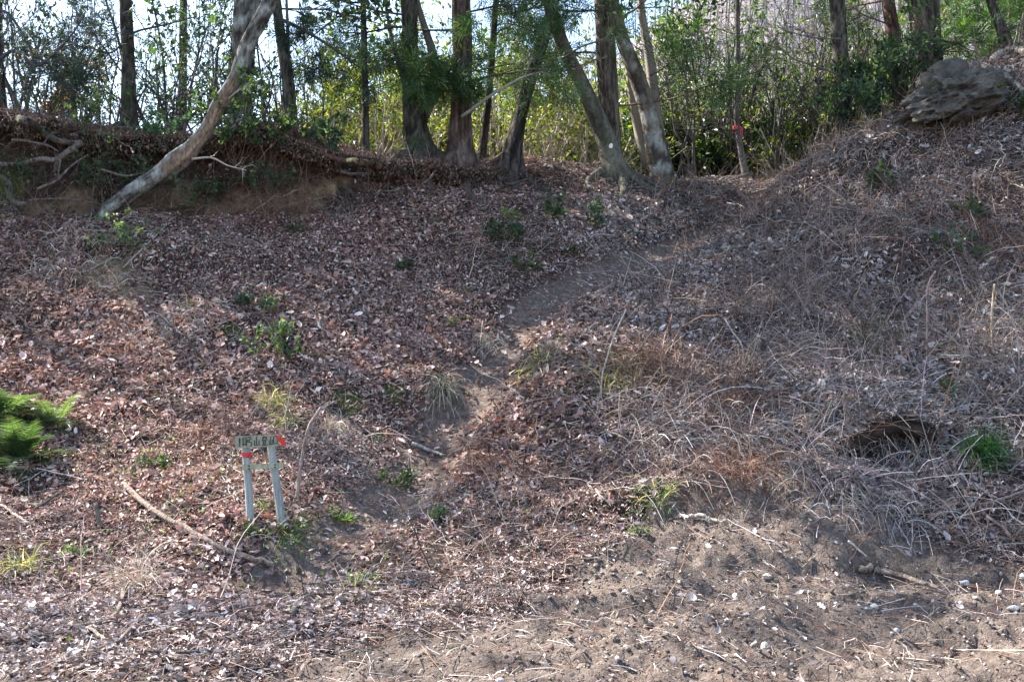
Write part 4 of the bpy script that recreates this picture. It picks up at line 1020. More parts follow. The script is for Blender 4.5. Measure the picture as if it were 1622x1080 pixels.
def lab(kind, u, Y):
    for q in sorted(LMK, key=lambda t: abs(t[0] - u)):
        for side in (('left of' if u < q[0] - 8 else ('right of' if u > q[0] + 8 else 'straight behind')),):
            l = '%s%s, %s %s' % ('nearer ' if Y < 16.5 else ('' if Y < 19 else ('deeper ' if Y < 21.5 else 'farthest ')), kind, side, q[1])
            if l not in SEEN: SEEN.add(l); return l
    l = l + ', behind its neighbours'; SEEN.add(l); return l
ROWS = [(0, [(560, 20, 1.0), (640, 21, 1.05), (820, 22, 1.1), (930, 20.5, 1.0), (990, 22, 1.1), (660, 17.5, .8), (870, 18, .85)]), (1, [(720, 20, .9), (800, 23, 1.1), (900, 22, 1.0), (960, 18.5, .8), (1100, 21, .8), (1190, 22, .8), (1290, 20, .65), (1380, 20, .75), (1470, 19, .8), (1560, 19, .9), (600, 23, .9), (680, 24, 1.0), (1010, 24, 1.0)]),
        (2, [(620, 19.5, .9), (735, 17.5, .8), (880, 20, .95), (1030, 18, .7), (1250, 18.5, .5), (1310, 18, .5), (1370, 17, .6), (1420, 18, .6), (760, 22, 1.0)]), (3, [(1060, 18.5, 1.0), (1130, 19, 1.0), (1230, 17.5, .9), (1160, 15.8, .7), (1340, 18.0, .9), (1285, 16.5, .75), (940, 18, 1.0)]),
        (4, [(690, 16.5, 1.1), (590, 16, .9), (770, 17, 1.1), (900, 17, 1.2), (960, 17, 1.1), (1090, 17.2, 1.0), (1210, 16.4, 1.0), (740, 15.2, .9), (620, 14.8, .9), (850, 15, 1.0), (930, 14.9, .9), (1005, 16, 1.1), (1300, 15.5, 1.0), (540, 15.5, .8), (800, 18, 1.4), (880, 19, 1.5)]), (5, [(1250, 17, 1.0), (1360, 16.5, .95), (1200, 18, 1.1), (1100, 15.6, .8), (1410, 15, .8), (1080, 17, 1.1), (1150, 16, .95), (1290, 15.8, 1.0), (1330, 18, 1.2), (60, 14.6, .85), (130, 15.2, .8), (250, 15.8, .85), (330, 15.2, .85), (430, 15, .8), (500, 16, .7)]),
        (6, [(60, 15.5, .8), (160, 16, .6), (350, 16.5, .6), (120, 14.4, .45), (420, 15, .4)])]
for ki, L_ in ROWS:
    for u_, Y_, sc_ in L_:
        x_ = (u_ - CX) / F * Y_
        copy_thing(BYL[KIN[ki][0]], (x_, Y_, float(H(x_, Y_)) - .05), r.uniform(0, 6.28), sc_ * r.uniform(.92, 1.08), lab(KIN[ki][1], u_, Y_), 'crowded bushes and trees behind the crest')

# ---------------------------------------------------------------- far wooded hill
xs = np.linspace(-60, 190, 110); ys = np.linspace(62, 190, 70)
Xh, Yh = np.meshgrid(xs, ys)
def hill_h(x, y):
    rise = sstep(-32, 40, x + (y - 80) * .12)
    return -14 + rise * (14 + 52 * sstep(60, 150, y)) + 3 * n2(x, y, .04, 101)
Zh = hill_h(Xh.ravel(), Yh.ravel())
acc = Acc(); nY, nX = Xh.shape; ii = (np.arange(nY - 1)[:, None] * nX + np.arange(nX - 1)[None, :])
hc = np.array([.20, .18, .18]) * (1 + .25 * n2(Xh.ravel(), Yh.ravel(), .09, 103)[:, None])
acc.add(np.stack([Xh.ravel(), Yh.ravel(), Zh], 1), np.stack([ii, ii + 1, ii + 1 + nX, ii + nX], -1).reshape(-1, 4), hc)
tag(acc.build('distant_hill', M_hill, smooth=True), 'pale wooded hillside across the valley', None, kind='structure')
r = np.random.RandomState(31); n = 2000
y = r.uniform(66, 150, n); x = r.uniform(-22, 95, n); z = hill_h(x, y)
acc = Acc(); L = r.uniform(4, 8, n)
P = arcs(r, np.stack([x, y, z], 1), np.array([0, 0, 1.0]) + r.normal(0, .08, (n, 3)), L, 4, np.zeros(n), .05)
cc = pal(r, n, [(.34, .31, .305), (.24, .215, .215), (.15, .135, .135)])
tubes(acc, P, r.uniform(.06, .12, n)[:, None] * np.array([1.2, 1, .7, .3]), 3, cc)
for b in range(4):
    t = r.uniform(.35, .9, n); p = P[:, 0] + (P[:, -1] - P[:, 0]) * t[:, None]; a = r.uniform(0, 2 * PI, n)
    d0 = np.stack([np.cos(a), np.sin(a), r.uniform(.4, 1.4, n)], 1)
    Q = arcs(r, p, d0, L * r.uniform(.25, .45, n), 3, -np.ones(n) * .3, .2)
    tubes(acc, Q, np.full((n, 1), .05) * np.array([1.2, .8, .3]), 3, cc)
tag(acc.build('far_woods', M_hill), 'bare winter trees covering the far hillside', None, kind='stuff')

# ---------------------------------------------------------------- sign
def frame_box(acc, c, ax, ay, az, s, col, bev=.0):
    """box with centre c, axes ax ay az and size s, lightly irregular"""
    V = []
    for i in (-1, 1):
        for j in (-1, 1):
            for k in (-1, 1): V.append(c + ax * i * s[0] / 2 + ay * j * s[1] / 2 + az * k * s[2] / 2)
    acc.add(V, [(0, 1, 3, 2), (4, 6, 7, 5), (0, 4, 5, 1), (2, 3, 7, 6), (0, 2, 6, 4), (1, 5, 7, 3)], col)
SY = G(398, 826)[1] + .0
SYf = SY
pL0 = PX(397, 832, SY); pL1 = PX(389, 706, SY + .02); pR0 = PX(447, 832, SY + .02); pR1 = PX(429, 706, SY + .04)
sg = thing('trail_sign', 'small wooden sign frame with carved characters, two pale posts standing in the leaf litter', 'sign', (pL0 + pR0) / 2)
def post(p0, p1, name='post'):
    d = unit(p1 - p0); a = Acc()
    C = spline(np.array([p0 - d * .18, p0, (p0 + p1) / 2 + [.002, 0, 0], p1]), 20)
    rr = np.full(20, 6.6 / F * SY); k = 20; sd = 12
    th = np.arange(sd) * 2 * PI / sd; A = np.array([1., 0, 0]); B = unit(np.cross(d, A))
    nn_ = 1 + .05 * fbm(np.stack([np.cos(th)[None] * 2 + 0 * C[:, 2:3], np.sin(th)[None] * 2 + 0 * C[:, 2:3], C[:, 2:3] * 4 + p0[0] + 0 * th[None]], -1), 3, 77)
    V = C[:, None] + rr[:, None, None] * nn_[..., None] * (A * np.cos(th)[None, :, None] + B * np.sin(th)[None, :, None])
    i = np.arange(k - 1)[:, None] * sd; j = np.arange(sd)[None]; j2 = (j + 1) % sd
    t = np.linspace(0, 1, k)[:, None, None]
    c = np.array([.35, .37, .36]) * (1 - sstep(.25, .1, t) * 0) * np.ones((k, sd, 1))
    dirt = (1 - sstep(.12, .38, t)); c = c * (1 - .5 * dirt) + np.array([.20, .22, .14]) * .5 * dirt
    a.add(V.reshape(-1, 3), np.stack([i + j, i + j2, i + sd + j2, i + sd + j], -1).reshape(-1, 4), c.reshape(-1, 3))
    a.f.append(np.array([tuple(range((k - 1) * sd, k * sd))]))
    o = a.build(name, M_wood, sg, smooth=False)
    return o
lp = post(pL0, pL1); post(pR0, pR1)
def plank(u0, v0, u1, v1, hpx, Yp, thick, name, col, ragged=.0):
    a = Acc(); A0 = PX(u0, v0, Yp); A1 = PX(u1, v1, Yp + .02); ax = unit(A1 - A0); az = unit(np.array([-ax[2] * 1, .12, 1.0])); az = unit(az - ax * (az @ ax)); ay = np.cross(az, ax)
    L = np.linalg.norm(A1 - A0); hh = hpx / F * Yp; m = 14
    r = np.random.RandomState(int(u0)); t = np.linspace(0, 1, m)
    top = hh / 2 + r.normal(0, .0012, m); bot = -hh / 2 + r.normal(0, .0012, m)
    V = []
    for dy in (-thick / 2, thick / 2):
        for j in range(m): V += [A0 + ax * L * t[j] + az * top[j] + ay * dy, A0 + ax * L * t[j] + az * bot[j] + ay * dy]
    n2_ = 2 * m; Fq = []
    for j in range(m - 1):
        b = 2 * j
        Fq += [(b, b + 1, b + 3, b + 2), (n2_ + b, n2_ + b + 2, n2_ + b + 3, n2_ + b + 1), (b, b + 2, n2_ + b + 2, n2_ + b), (b + 1, n2_ + b + 1, n2_ + b + 3, b + 3)]
    Fq += [(0, n2_, n2_ + 1, 1), (n2_ - 2, n2_ - 1, 2 * n2_ - 1, 2 * n2_ - 2)]
    V = np.array(V); cc = np.array(col) * (1 + .12 * fbm(V * 20, 3, 5)[:, None])
    a.add(V, Fq, cc); o = a.build(name, M_wood, sg)
    return o, A0, ax, ay, az, L, hh
Yb = SY - .035
board, A0, ax, ay, az, L, hh = plank(373, 700.5, 442, 697, 19, Yb, .018, 'sign_board', (.34, .325, .24))
cross, C0, cx_, cy_, cz_, CL, ch = plank(384, 740, 449, 736.5, 8.5, SY - .045, .018, 'cross_plank', (.38, .38, .27))
# carved characters: strokes in board units (x 0..1 along the board, y -1..1 up)
def stroke_set():
    S = []
    def ch_(x0, x1, strokes):
        for st in strokes: S.append([(x0 + (x1 - x0) * a, -.72 + 1.44 * b) for a, b in st])
    ch_(.075, .115, [[(.5, 1), (.5, 0)], [(.5, .95), (1.1, .8), (.6, .6), (1.1, .45)]])
    ch_(.16, .27, [[(.15, 1), (.15, .3), (.85, .3), (.85, 1), (.15, 1)], [(.15, .76), (.85, .76)], [(.15, .53), (.85, .53)], [(0, .2), (1, .2)], [(.3, .2), (.1, 0)], [(.7, .2), (.9, 0)]])
    ch_(.275, .375, [[(.1, 1), (.9, 1), (.9, .72), (.1, .72), (.1, .45), (.95, .45), (.95, .05), (.6, .02)], [(.5, .72), (.5, .5)]])
    ch_(.43, .55, [[(.5, 1), (.5, .1)], [(.08, .6), (.08, .08), (.95, .08)], [(.95, .62), (.95, .02)]])
    ch_(.60, .74, [[(.1, .9), (.45, .95), (.05, .55)], [(.55, 1), (.95, .6)], [(.9, .95), (.65, .8)], [(.25, .62), (.75, .62)], [(.3, .5), (.3, .28), (.7, .28), (.7, .5), (.3, .5)], [(.35, .2), (.42, .06)], [(.68, .2), (.6, .06)], [(.05, .02), (.98, .02)]])
    ch_(.775, .855, [[(.5, 1), (.5, .1)], [(.05, .55), (.05, .08), (.95, .08)], [(.95, .6), (.95, .02)]])
    ch_(.875, .965, [[(.05, .98), (.05, .1)], [(.05, .95), (.95, .95), (.95, .08)], [(.05, .14), (.95, .14)]])
    return S
acc = Acc(); wst = .0052
for st in stroke_set():
    pts = [A0 + ax * L * a - ay * 0 + az * (hh / 2) * b for a, b in st]
    for pa, pb in zip(pts[:-1], pts[1:]):
        dd = pb - pa; l = np.linalg.norm(dd)
        if l < 1e-5: continue
        dx = dd / l; dz_ = unit(np.cross(ay, dx))
        out_ = -ay if ay[1] > 0 else ay
        frame_box(acc, (pa + pb) / 2 + out_ * .0098, dx, ay, dz_, (l + wst * .5, .003 + .0004 * ((len(acc.v) * 7) % 5), wst * .9), (.035, .04, .032))
lt = acc.build('lettering', M_wood, board)
# bolts on the cross plank, red tape bands
acc = Acc()
for t_, dz_ in ((.17, .18), (.17, -.22), (.80, .15), (.80, -.22)):
    c0 = C0 + cx_ * CL * t_ + cz_ * ch * dz_ * 1.3 - np.array([0, .011, 0]); frame_box(acc, c0, cx_, cy_, cz_, (.013, .004, .009), (.03, .06, .05))
acc.build('nail', M_stone, cross)
def band(p, rad, hgt, tilt, name, parent):
    a = Acc(); d = unit(pL1 - pL0); C = np.array([[p - d * hgt / 2, p - d * hgt / 4 + [.002, 0, 0], p + d * hgt / 4 - [.001, 0, 0], p + d * hgt / 2]])
    tubes(a, C, np.array([[rad, rad * 1.06, rad * 1.0, rad * 1.03]]), 12, (.55, .02, .03), cap=False)
    rr = np.array([[p + [.03, -.03, 0], p + [.045, -.035, .012], p + [.055, -.035, .0]]]); ribbons(a, rr, np.full((1, 3), .012), np.array([(.6, .03, .03)]), np.array([[0, 1., 0]]))
    return a.build(name, M_tape, parent)
band(PX(390.5, 720, SY + .01), 7.2 / F * SY, .032, 0, 'red_tape', lp)
acc = Acc()
pe = A0 + ax * L * 1.0
for k_, (s_, o_) in enumerate(((1.0, 0), (.8, .014), (.6, -.01))):
    P = np.array([[pe + [-.012, -.014, .035 - .01 * k_], pe + [.012 + o_, -.02, .01], pe + [.03 + o_, -.022, -.018 * s_], pe + [.034 + o_, -.02, -.045 * s_]]])
    ribbons(acc, P, np.array([[.010, .020, .022, .010]]), np.array([(.62, .035, .02)]), np.array([[0.1, 1., .1 * k_]]))
acc.build('red_tape', M_tape, board)

# ---------------------------------------------------------------- boulder
def boulder(u, v, Y, sx, sy, sz, label, seed, name='boulder', sub=4, amp=.25, col=(.24, .22, .195), dark=(.10, .09, .08), rot=0., c=None, smooth=False, mossy=0):
    Vv = ico_v.copy(); Ff = ico_f.copy()
    for _ in range(sub):
        e = {}; nv = list(Vv); nf = []
        def mid(a, b):
            k = (min(a, b), max(a, b))
            if k not in e: e[k] = len(nv); nv.append(unit(nv[a] + nv[b]))
            return e[k]
        for a, b, c_ in Ff:
            ab, bc, ca = mid(a, b), mid(b, c_), mid(c_, a); nf += [(a, ab, ca), (b, bc, ab), (c_, ca, bc), (ab, bc, ca)]
        Vv = np.array(nv); Ff = np.array(nf)
    n1 = fbm(Vv * 1.3 + seed, 4, seed, .55); n2_ = 1 - 2 * np.abs(fbm(Vv * np.array([1.2, 1.2, 1.5]) * 1.7 + seed * 2, 4, seed + 5)); n3 = fbm(Vv * 7, 4, seed + 8, .7)
    # chop with planes for broken faces
    W = Vv * (1 + amp * n1 + amp * .5 * n2_ + amp * .25 * n3 - (amp * .5 * sstep(.75, .95, 1 - np.abs(fbm(Vv * 1.6 + seed, 3, seed + 12)) * 1.5) if sub > 3 else 0))[:, None]
    rr = np.random.RandomState(seed)
    for _ in range(12 if sub < 4 else 7):
        nn_ = unit(rr.normal(size=3)); dlim = rr.uniform(.72, .92); dd = W @ nn_; ex = np.clip(dd - dlim, 0, None); W = W - nn_ * (ex * .9)[:, None]
    if sub > 3: W = W * (1 + .07 * fbm(W * 3.5, 4, seed + 60, .65) + .05 * (1 - 2.5 * np.abs(fbm(W * 2.2, 3, seed + 61))) + .02 * fbm(W * 14, 2, seed + 62))[:, None]
    W = W * [sx, sy, sz]
    ca, sa = math.cos(rot), math.sin(rot); W = np.stack([W[:, 0] * ca - W[:, 2] * sa, W[:, 1], W[:, 0] * sa + W[:, 2] * ca], 1)
    p = PX(u, v, Y) if c is None else c
    w = sstep(-.5, .4, n2_ + n3 * .7)[:, None]; cc = np.array(dark) * (1 - w) + np.array(col) * w
    if mossy:
        mm = sstep(.1, .4, fbm(Vv * 2.5 + 7, 3, seed + 50))[:, None] * mossy; cc = cc * (1 - mm) + np.array([.08, .09, .03]) * mm
    a = Acc(); a.add(W + p, Ff, cc)
    return tag(a.build(name, M_rock if sub > 3 else M_stone, at=p, smooth=smooth), label, 'boulder' if name == 'boulder' else 'stone')
boulder(1514, 166, 12.25, .64, .55, .40, 'large cracked grey boulder jutting from the top of the right slope', 8, rot=.33, sub=5, amp=.36, mossy=.4, col=(.095, .086, .075), dark=(.018, .016, .014))

# stones lying about
ST = [(1385, 962, 10, 'pale grey round stone on the road below the broken log'), (1325, 958, 8, 'off-white chip left of the pale grey round stone'), (1372, 965, 7, 'flat white chip touching the pale grey round stone'),
      (1215, 915, 12, 'buff stone half buried in the churned soil'), (1582, 940, 9, 'pale stone right of the broken log end'), (1528, 930, 12, 'angular pale stone at the toe of the right slope'), (1605, 968, 14, 'low whitish slab at the right edge of the road'),
      (1622, 916, 12, 'white stone cut by the right edge of the picture'), (945, 541, 7, 'small white stone in the middle of the slope'), (990, 940, 10, 'light stone standing up in the churned soil'), (49, 966, 11, 'grey stone low on the left bank'), (100, 971, 13, 'bluish flat stone at the lower left'), (137, 1012, 10, 'greenish-white stone beside the curved root'),
      (20, 1026, 9, 'bluish-white stone at the lower left corner'), (128, 1024, 8, 'small pale stone under the curved root'), (680, 960, 9, 'dark green mossy stone on the edge of the road'), (688, 972, 7, 'small buff stone touching the mossy one'), (810, 437, 6, 'dark stone on the path bend'), (1450, 958, 6, 'smallest white chip on the road right of the pale stone'),
      (1248, 950, 8, 'brown-grey stone in front of the churned mound'), (1420, 1000, 8, 'flat light stone low on the right of the road'), (1545, 948, 7, 'grey chip between the two pale stones at the slope toe'), (760, 905, 10, 'light lump of clay in the leaves beside the road'), (812, 490, 7, 'grey stone sunk in the path'), (455, 1008, 8, 'light stone below the arched root'), (1180, 975, 6, 'pale chip in the middle of the churned soil'), (935, 925, 6, 'tiny cream stone on the churned soil'), (1150, 985, 6, 'tiny buff stone near the bottom of the churned soil')]
for i, (u, v, w, lb) in enumerate(ST):
    p = G(u, v); s = w / F * p[1] / 2 * 1.15
    dk = 'dark' in lb; bf = 'buff' in lb or 'brown' in lb or 'clay' in lb
    col = (.10, .13, .08) if dk else ((.42, .36, .31) if bf else (.40, .395, .385))
    rr = np.random.RandomState(i)
    boulder(0, 0, 0, s * rr.uniform(.95, 1.2), s * .9, s * rr.uniform(.55, .8), lb, 60 + i, 'stone', 2, .22, col, np.array(col) * .7, 0, p + [0, 0, s * .3])

# ---------------------------------------------------------------- sticks, logs, roots
def stick(name, label, cat, pxs, w, lift=.012, col=(.30, .24, .20), w1=None, sides=6, twigs=0, seed=1, group=None, Y=None, mat=None, rough=.04, tl=.12):
    r = np.random.RandomState(seed + 200)
    if Y is None: pts = [G(u, v) for u, v in pxs]
    else: pts = [PX(u, v, yy) for (u, v), yy in zip(pxs, Y if hasattr(Y, '__len__') else [Y] * len(pxs))]
    k = max(10, 5 * len(pxs)); C = spline(np.array(pts), k)
    Yc = C[:, 1].mean(); r0 = w / F * Yc / 2; r1 = (w if w1 is None else w1) / F * Yc / 2
    rad = np.linspace(r0, r1, k) * (1 + r.normal(0, rough, k))
    if Y is None:
        C[:, 2] = np.maximum(C[:, 2], H(C[:, 0], C[:, 1])) + rad * .6 + lift
    C[1:-1] += r.normal(0, r0 * .08, (k - 2, 3))
    a = Acc(); tone = 1 + .2 * fbm(C * 9, 3, seed)[:, None]
    tubes(a, C[None], rad[None], sides, (np.array(col) * tone)[None])
    if twigs:
        segs = []; tp = []
        for _ in range(twigs):
            i = r.randint(1, k - 1); tt = unit(C[i + 1] - C[i]) if i < k - 1 else unit(C[i] - C[i - 1])
            grow(r, C[i], tt * .6 + r.normal(0, .6, 3) + [0, -.2, .2], tl * r.uniform(.6, 1.3), max(r1 * .5, .002), 1, segs, tp, .2, (1, 3), .7, 0, .6)
        put_branches(a, segs, np.array(col), r)
    return tag(a.build(name, mat or M_bark, at=C[0], smooth=True), label, cat, group)

STK = [
 ('stick', 'bare pale stick leaning upright just right of the sign', 'stick', [(470, 793), (476, 740), (488, 680), (508, 645)], 6, (.38, .30, .26), 4, 2),
 ('log', 'long thin fallen branch sloping down in front of the sign', 'log', [(195, 775), (240, 815), (300, 850), (350, 878), (392, 893), (436, 905)], 10, (.28, .22, .18), 8, 2),
 ('root', 'curved root looping over the lower left bank edge', 'root', [(195, 945), (190, 970), (172, 992), (140, 1000), (95, 1003)], 8, (.27, .22, .19), 5, 1),
 ('root', 'smaller curved root below the looping one', 'root', [(225, 985), (205, 1010), (185, 1028), (155, 1032)], 7, (.28, .22, .18), 4, 1),
 ('stick', 'short split stick lying across between the two curved roots', 'stick', [(138, 1005), (172, 1027)], 6, (.42, .34, .27), 5, 0),
 ('stick', 'dark straight stick along the lower left road edge', 'stick', [(205, 1035), (260, 1045), (330, 1043), (385, 1038)], 7, (.12, .10, .09), 4, 1),
 ('stick', 'pale stick entering from the left edge below the fern', 'stick', [(-8, 806), (20, 822), (45, 838)], 5, (.45, .38, .33), 4, 0),
 ('root', 'greyish arched root on the ground below the path start', 'root', [(465, 982), (470, 965), (492, 953), (530, 948), (562, 955)], 9, (.19, .18, .155), 5, 1),
 ('stick', 'thin arched twig lying above the arched root', 'stick', [(515, 900), (545, 886), (590, 883), (640, 888)], 4, (.17, .14, .12), 3, 1),
 ('stick', 'thin dark twig right of the path start', 'stick', [(655, 862), (700, 873), (750, 885)], 4, (.19, .13, .11), 2.5, 1),
 ('stick', 'light piece of branch lying across the path', 'stick', [(652, 710), (675, 718), (703, 728)], 7, (.36, .33, .29), 4, 0),
 ('stick', 'short upright peg beside the path', 'stick', [(648, 762), (648, 725)], 4, (.34, .28, .22), 3, 0),
 ('stick', 'small stick on the bare patch of the upper path', 'stick', [(785, 516), (805, 522), (822, 526)], 4, (.2, .16, .14), 3, 0),
 ('stick', 'small dark stick on the bare soil below the grass tuft', 'stick', [(722, 615), (745, 628), (752, 640)], 4, (.16, .13, .11), 3, 0),
 ('stick', 'pale straight stick in the leaves right of the path', 'stick', [(930, 775), (950, 793), (965, 805)], 5, (.5, .43, .37), 3, 0),
 ('log', 'broken rotten log at the foot of the right slope', 'log', [(1362, 912), (1400, 918), (1440, 926), (1486, 940)], 13, (.26, .21, .17), 5, 2),
 ('stick', 'weathered light branch on the churned mound', 'stick', [(1092, 826), (1120, 830), (1152, 839)], 8, (.38, .35, .30), 5, 2),
 ('stick', 'pale smooth branch resting below the dark hollow', 'stick', [(1372, 780), (1400, 788), (1427, 800)], 7, (.42, .36, .34), 6, 0),
 ('root', 'bent brown branch below the green grass tuft', 'branch', [(1545, 722), (1522, 728), (1512, 755), (1530, 790), (1558, 822), (1590, 845), (1606, 868)], 7, (.24, .19, .17), 5, 1),
 ('stick', 'long thin branch running up to the right edge below the grass tuft', 'branch', [(1480, 826), (1530, 815), (1580, 800), (1630, 785)], 5, (.32, .26, .24), 4, 2),
 ('stick', 'bright splinter lying left of the broken log', 'stick', [(1343, 866), (1357, 877), (1373, 891)], 4, (.6, .53, .45), 2.5, 0),
 ('stick', 'bamboo-pale upright stalk at the right edge of the slope', 'stalk', [(1572, 560), (1571, 500), (1575, 450)], 3.2, (.42, .33, .22), 4, 1),
 ('stick', 'long bowed pale stem at the upper right edge', 'stalk', [(1616, 620), (1612, 540), (1598, 490), (1578, 455)], 3.2, (.36, .31, .28), 3, 1),
 ('stick', 'long thin pale stem leaning across the middle of the slope', 'stalk', [(952, 630), (955, 590), (972, 535), (992, 490)], 2.2, (.46, .41, .37), 2.5, 0),
 ('stick', 'bent pale stem above the reddish bracken', 'stalk', [(1176, 595), (1176, 550), (1160, 525), (1148, 505)], 2.2, (.46, .41, .37), 2.5, 0),
 ('stick', 'upright dead stalk with forked top in the right slope tangle', 'stalk', [(1468, 570), (1469, 510), (1470, 455), (1482, 430)], 4, (.24, .18, .16), 3, 3),
 ('stick', 'dark sapling stem left of the forked stalk', 'stalk', [(1434, 500), (1428, 450), (1430, 400), (1440, 350)], 4, (.10, .075, .07), 2.5, 3),
 ('stick', 'straight dark branch angling down at the upper middle left', 'branch', [(318, 570), (303, 545), (290, 525)], 5, (.14, .11, .09), 3, 1),
 ('stick', 'dark twig crossing the litter at the far left', 'branch', [(35, 480), (60, 500), (85, 520)], 3, (.2, .15, .13), 2, 1),
 ('log', 'dark rotten wood piece below the left fern', 'log', [(55, 815), (80, 800), (100, 785)], 7, (.13, .105, .09), 4, 1),
 ('stick', 'stump-like broken stick standing above the long fallen branch', 'stick', [(158, 832), (152, 798)], 9, (.22, .19, .16), 7, 0),
 ('stick', 'thin bright stem hanging below the leaning tree root', 'branch', [(195, 430), (240, 385), (275, 350)], 2.5, (.5, .45, .4), 2, 1),
 ('branch', 'long thin bare twig arching over the litter left of the brown scar', 'branch', [(75, 430), (90, 432), (130, 438), (170, 420)], 3, (.42, .36, .3), 2, 2),
 ('branch', 'fine pale branching twigs under the bank in the middle left', 'branch', [(395, 345), (420, 328), (445, 318), (475, 308)], 3.5, (.42, .38, .33), 2, 5),
]
for i, (nm, lb, ct, pxs, w, col, w1, tw) in enumerate(STK):
    upright = ct in ('stalk',) or 'upright' in lb or 'leaning upright' in lb or 'stump-like' in lb or 'angling' in lb
    if upright:
        b = G(*pxs[0]); Yv = [b[1] - .02 + .03 * j for j in range(len(pxs))]
        stick(nm, lb, ct, pxs, w, 0, col, w1, 6, tw, i, Y=Yv, tl=.2)
    else: stick(nm, lb, ct, pxs, w, .03, col, w1, 7, tw, i)

def root(label, pxs, w, w1=2, col=(.17, .145, .12), off=.05, seed=1, tw=2, sides=8, moss=0):
    r = np.random.RandomState(seed + 400)
    pts = []
    for u, v in pxs:
        g = G(u, v, fine=False); Yv = g[1] - off; pts.append(PX(u, v, Yv))
    k = 6 * len(pxs); C = spline(np.array(pts), k); rad = np.linspace(w, w1, k) / F * C[:, 1] / 2 * (1 + r.normal(0, .06, k))
    C = C + .25 * rad[:, None] * np.stack([fbm(C * 5, 2, seed), fbm(C * 5, 2, seed + 1), fbm(C * 5, 2, seed + 2)], -1) * 4
    a = Acc(); tone = 1 + .35 * fbm(C * 6, 3, seed)[:, None]; cc = np.array(col) * tone
    if moss:
        mm = sstep(.0, .3, fbm(C * 2.5, 3, seed + 3))[:, None] * .7; cc = cc * (1 - mm) + np.array([.06, .085, .03]) * mm
    tubes(a, C[None], rad[None], sides, np.clip(cc, .01, .9)[None])
    segs = []; tp = []
    for _ in range(tw):
        i = r.randint(2, k - 1); tt = unit(C[i] - C[i - 1])
        grow(r, C[i], tt * .5 + r.normal(0, .5, 3) + [0, -.3, -.5], r.uniform(.12, .35), max(rad[i] * .35, .003), 1, segs, tp, .25, (1, 3), .8, -.1, .6)
    if segs: put_branches(a, segs, np.array(col), r)
    return tag(a.build('root', M_bark, at=C[0], smooth=True), label, 'root', 'roots bared by the collapsing bank')
RT = [
 ('thick mossy root running down from the far left end of the bank', [(-5, 185), (30, 190), (62, 205), (92, 222), (130, 225)], 16, 9, 1),
 ('forked grey root below the mossy one at the far left', [(130, 225), (105, 240), (88, 255), (62, 252), (30, 260), (-5, 258)], 10, 8, 0),
 ('root slanting down from the far left edge to the bank foot', [(-5, 262), (10, 290), (20, 320), (45, 322)], 16, 7, 1),
 ('thin root strung across the left hollow', [(20, 222), (45, 224), (75, 230), (92, 240)], 5, 3, 0),
 ('looping thin root in the dark hollow left of the leaning tree', [(187, 235), (195, 215), (210, 216), (208, 235), (225, 255)], 4, 3, 0),
 ('thin root crossing in front of the leaning tree base', [(160, 268), (200, 278), (240, 272), (275, 276)], 4, 3, 0),
 ('arched root hanging against the leaning tree base', [(205, 295), (215, 310), (235, 312), (262, 285)], 4, 3, 0),
 ('pale vine root sagging along the foot of the left bank', [(45, 318), (90, 315), (140, 320), (180, 328)], 4, 2, 0),
 ('long root along the crest left of the red cedar', [(490, 235), (540, 252), (590, 257), (622, 250), (660, 245)], 9, 12, 1),
 ('mossy root knuckle left of the red cedar foot', [(600, 262), (622, 252), (640, 244), (690, 240)], 12, 8, 1),
 ('red-brown root diving from the cedar foot to the left', [(712, 236), (700, 250), (685, 262), (672, 272)], 14, 5, 0),
 ('root running right from the cedar foot along the bank', [(735, 243), (765, 255), (790, 280), (805, 292), (835, 285)], 7, 4, 0),
 ('dark root arching right from the furrowed leaning trunk', [(812, 240), (840, 252), (865, 262), (895, 270)], 12, 4, 1),
 ('small straight root poking out of the ochre soil', [(540, 272), (560, 275), (582, 274)], 5, 4, 0),
 ('short dark root in the ochre hollow', [(545, 295), (556, 303), (562, 312)], 7, 4, 0),
 ('thin straight root slanting under the red cedar', [(690, 270), (680, 282), (668, 292)], 3.5, 2.5, 0),
 ('slender root hanging right of the red cedar', [(700, 257), (725, 262), (742, 268)], 5, 3, 0),
 ('thin dark root across the far left hollow mouth', [(60, 300), (90, 285), (115, 262), (140, 245)], 5, 2.5, 0),
]
for i, (lb, pxs, w, w1, ms) in enumerate(RT):
    col = (.17, .145, .125) if 'pale' in lb or 'grey' in lb or 'thin' in lb else ((.13, .075, .055) if 'red' in lb else (.12, .10, .085))
    root(lb, pxs, w, w1 * .9, col, .42 if np.mean([q[1] for q in pxs]) < 300 else .12, i, 5, moss=ms)
# weathered roots at the top right corner
stick('root', 'weathered arched root over a dark hole at the top right corner', 'root', [(1570, 112), (1590, 95), (1612, 90), (1640, 105)], 14, .06, (.26, .23, .2), 10, 10, 2, 71)
stick('root', 'weathered root lying behind the boulder', 'root', [(1535, 112), (1565, 118), (1600, 140), (1640, 175)], 14, .05, (.2, .18, .155), 10, 10, 2, 72)
stick('root', 'pale dead branch sticking out to the left at the top right corner', 'root', [(1640, 82), (1615, 84), (1597, 84)], 5, .14, (.5, .46, .42), 2, 6, 0, 73)

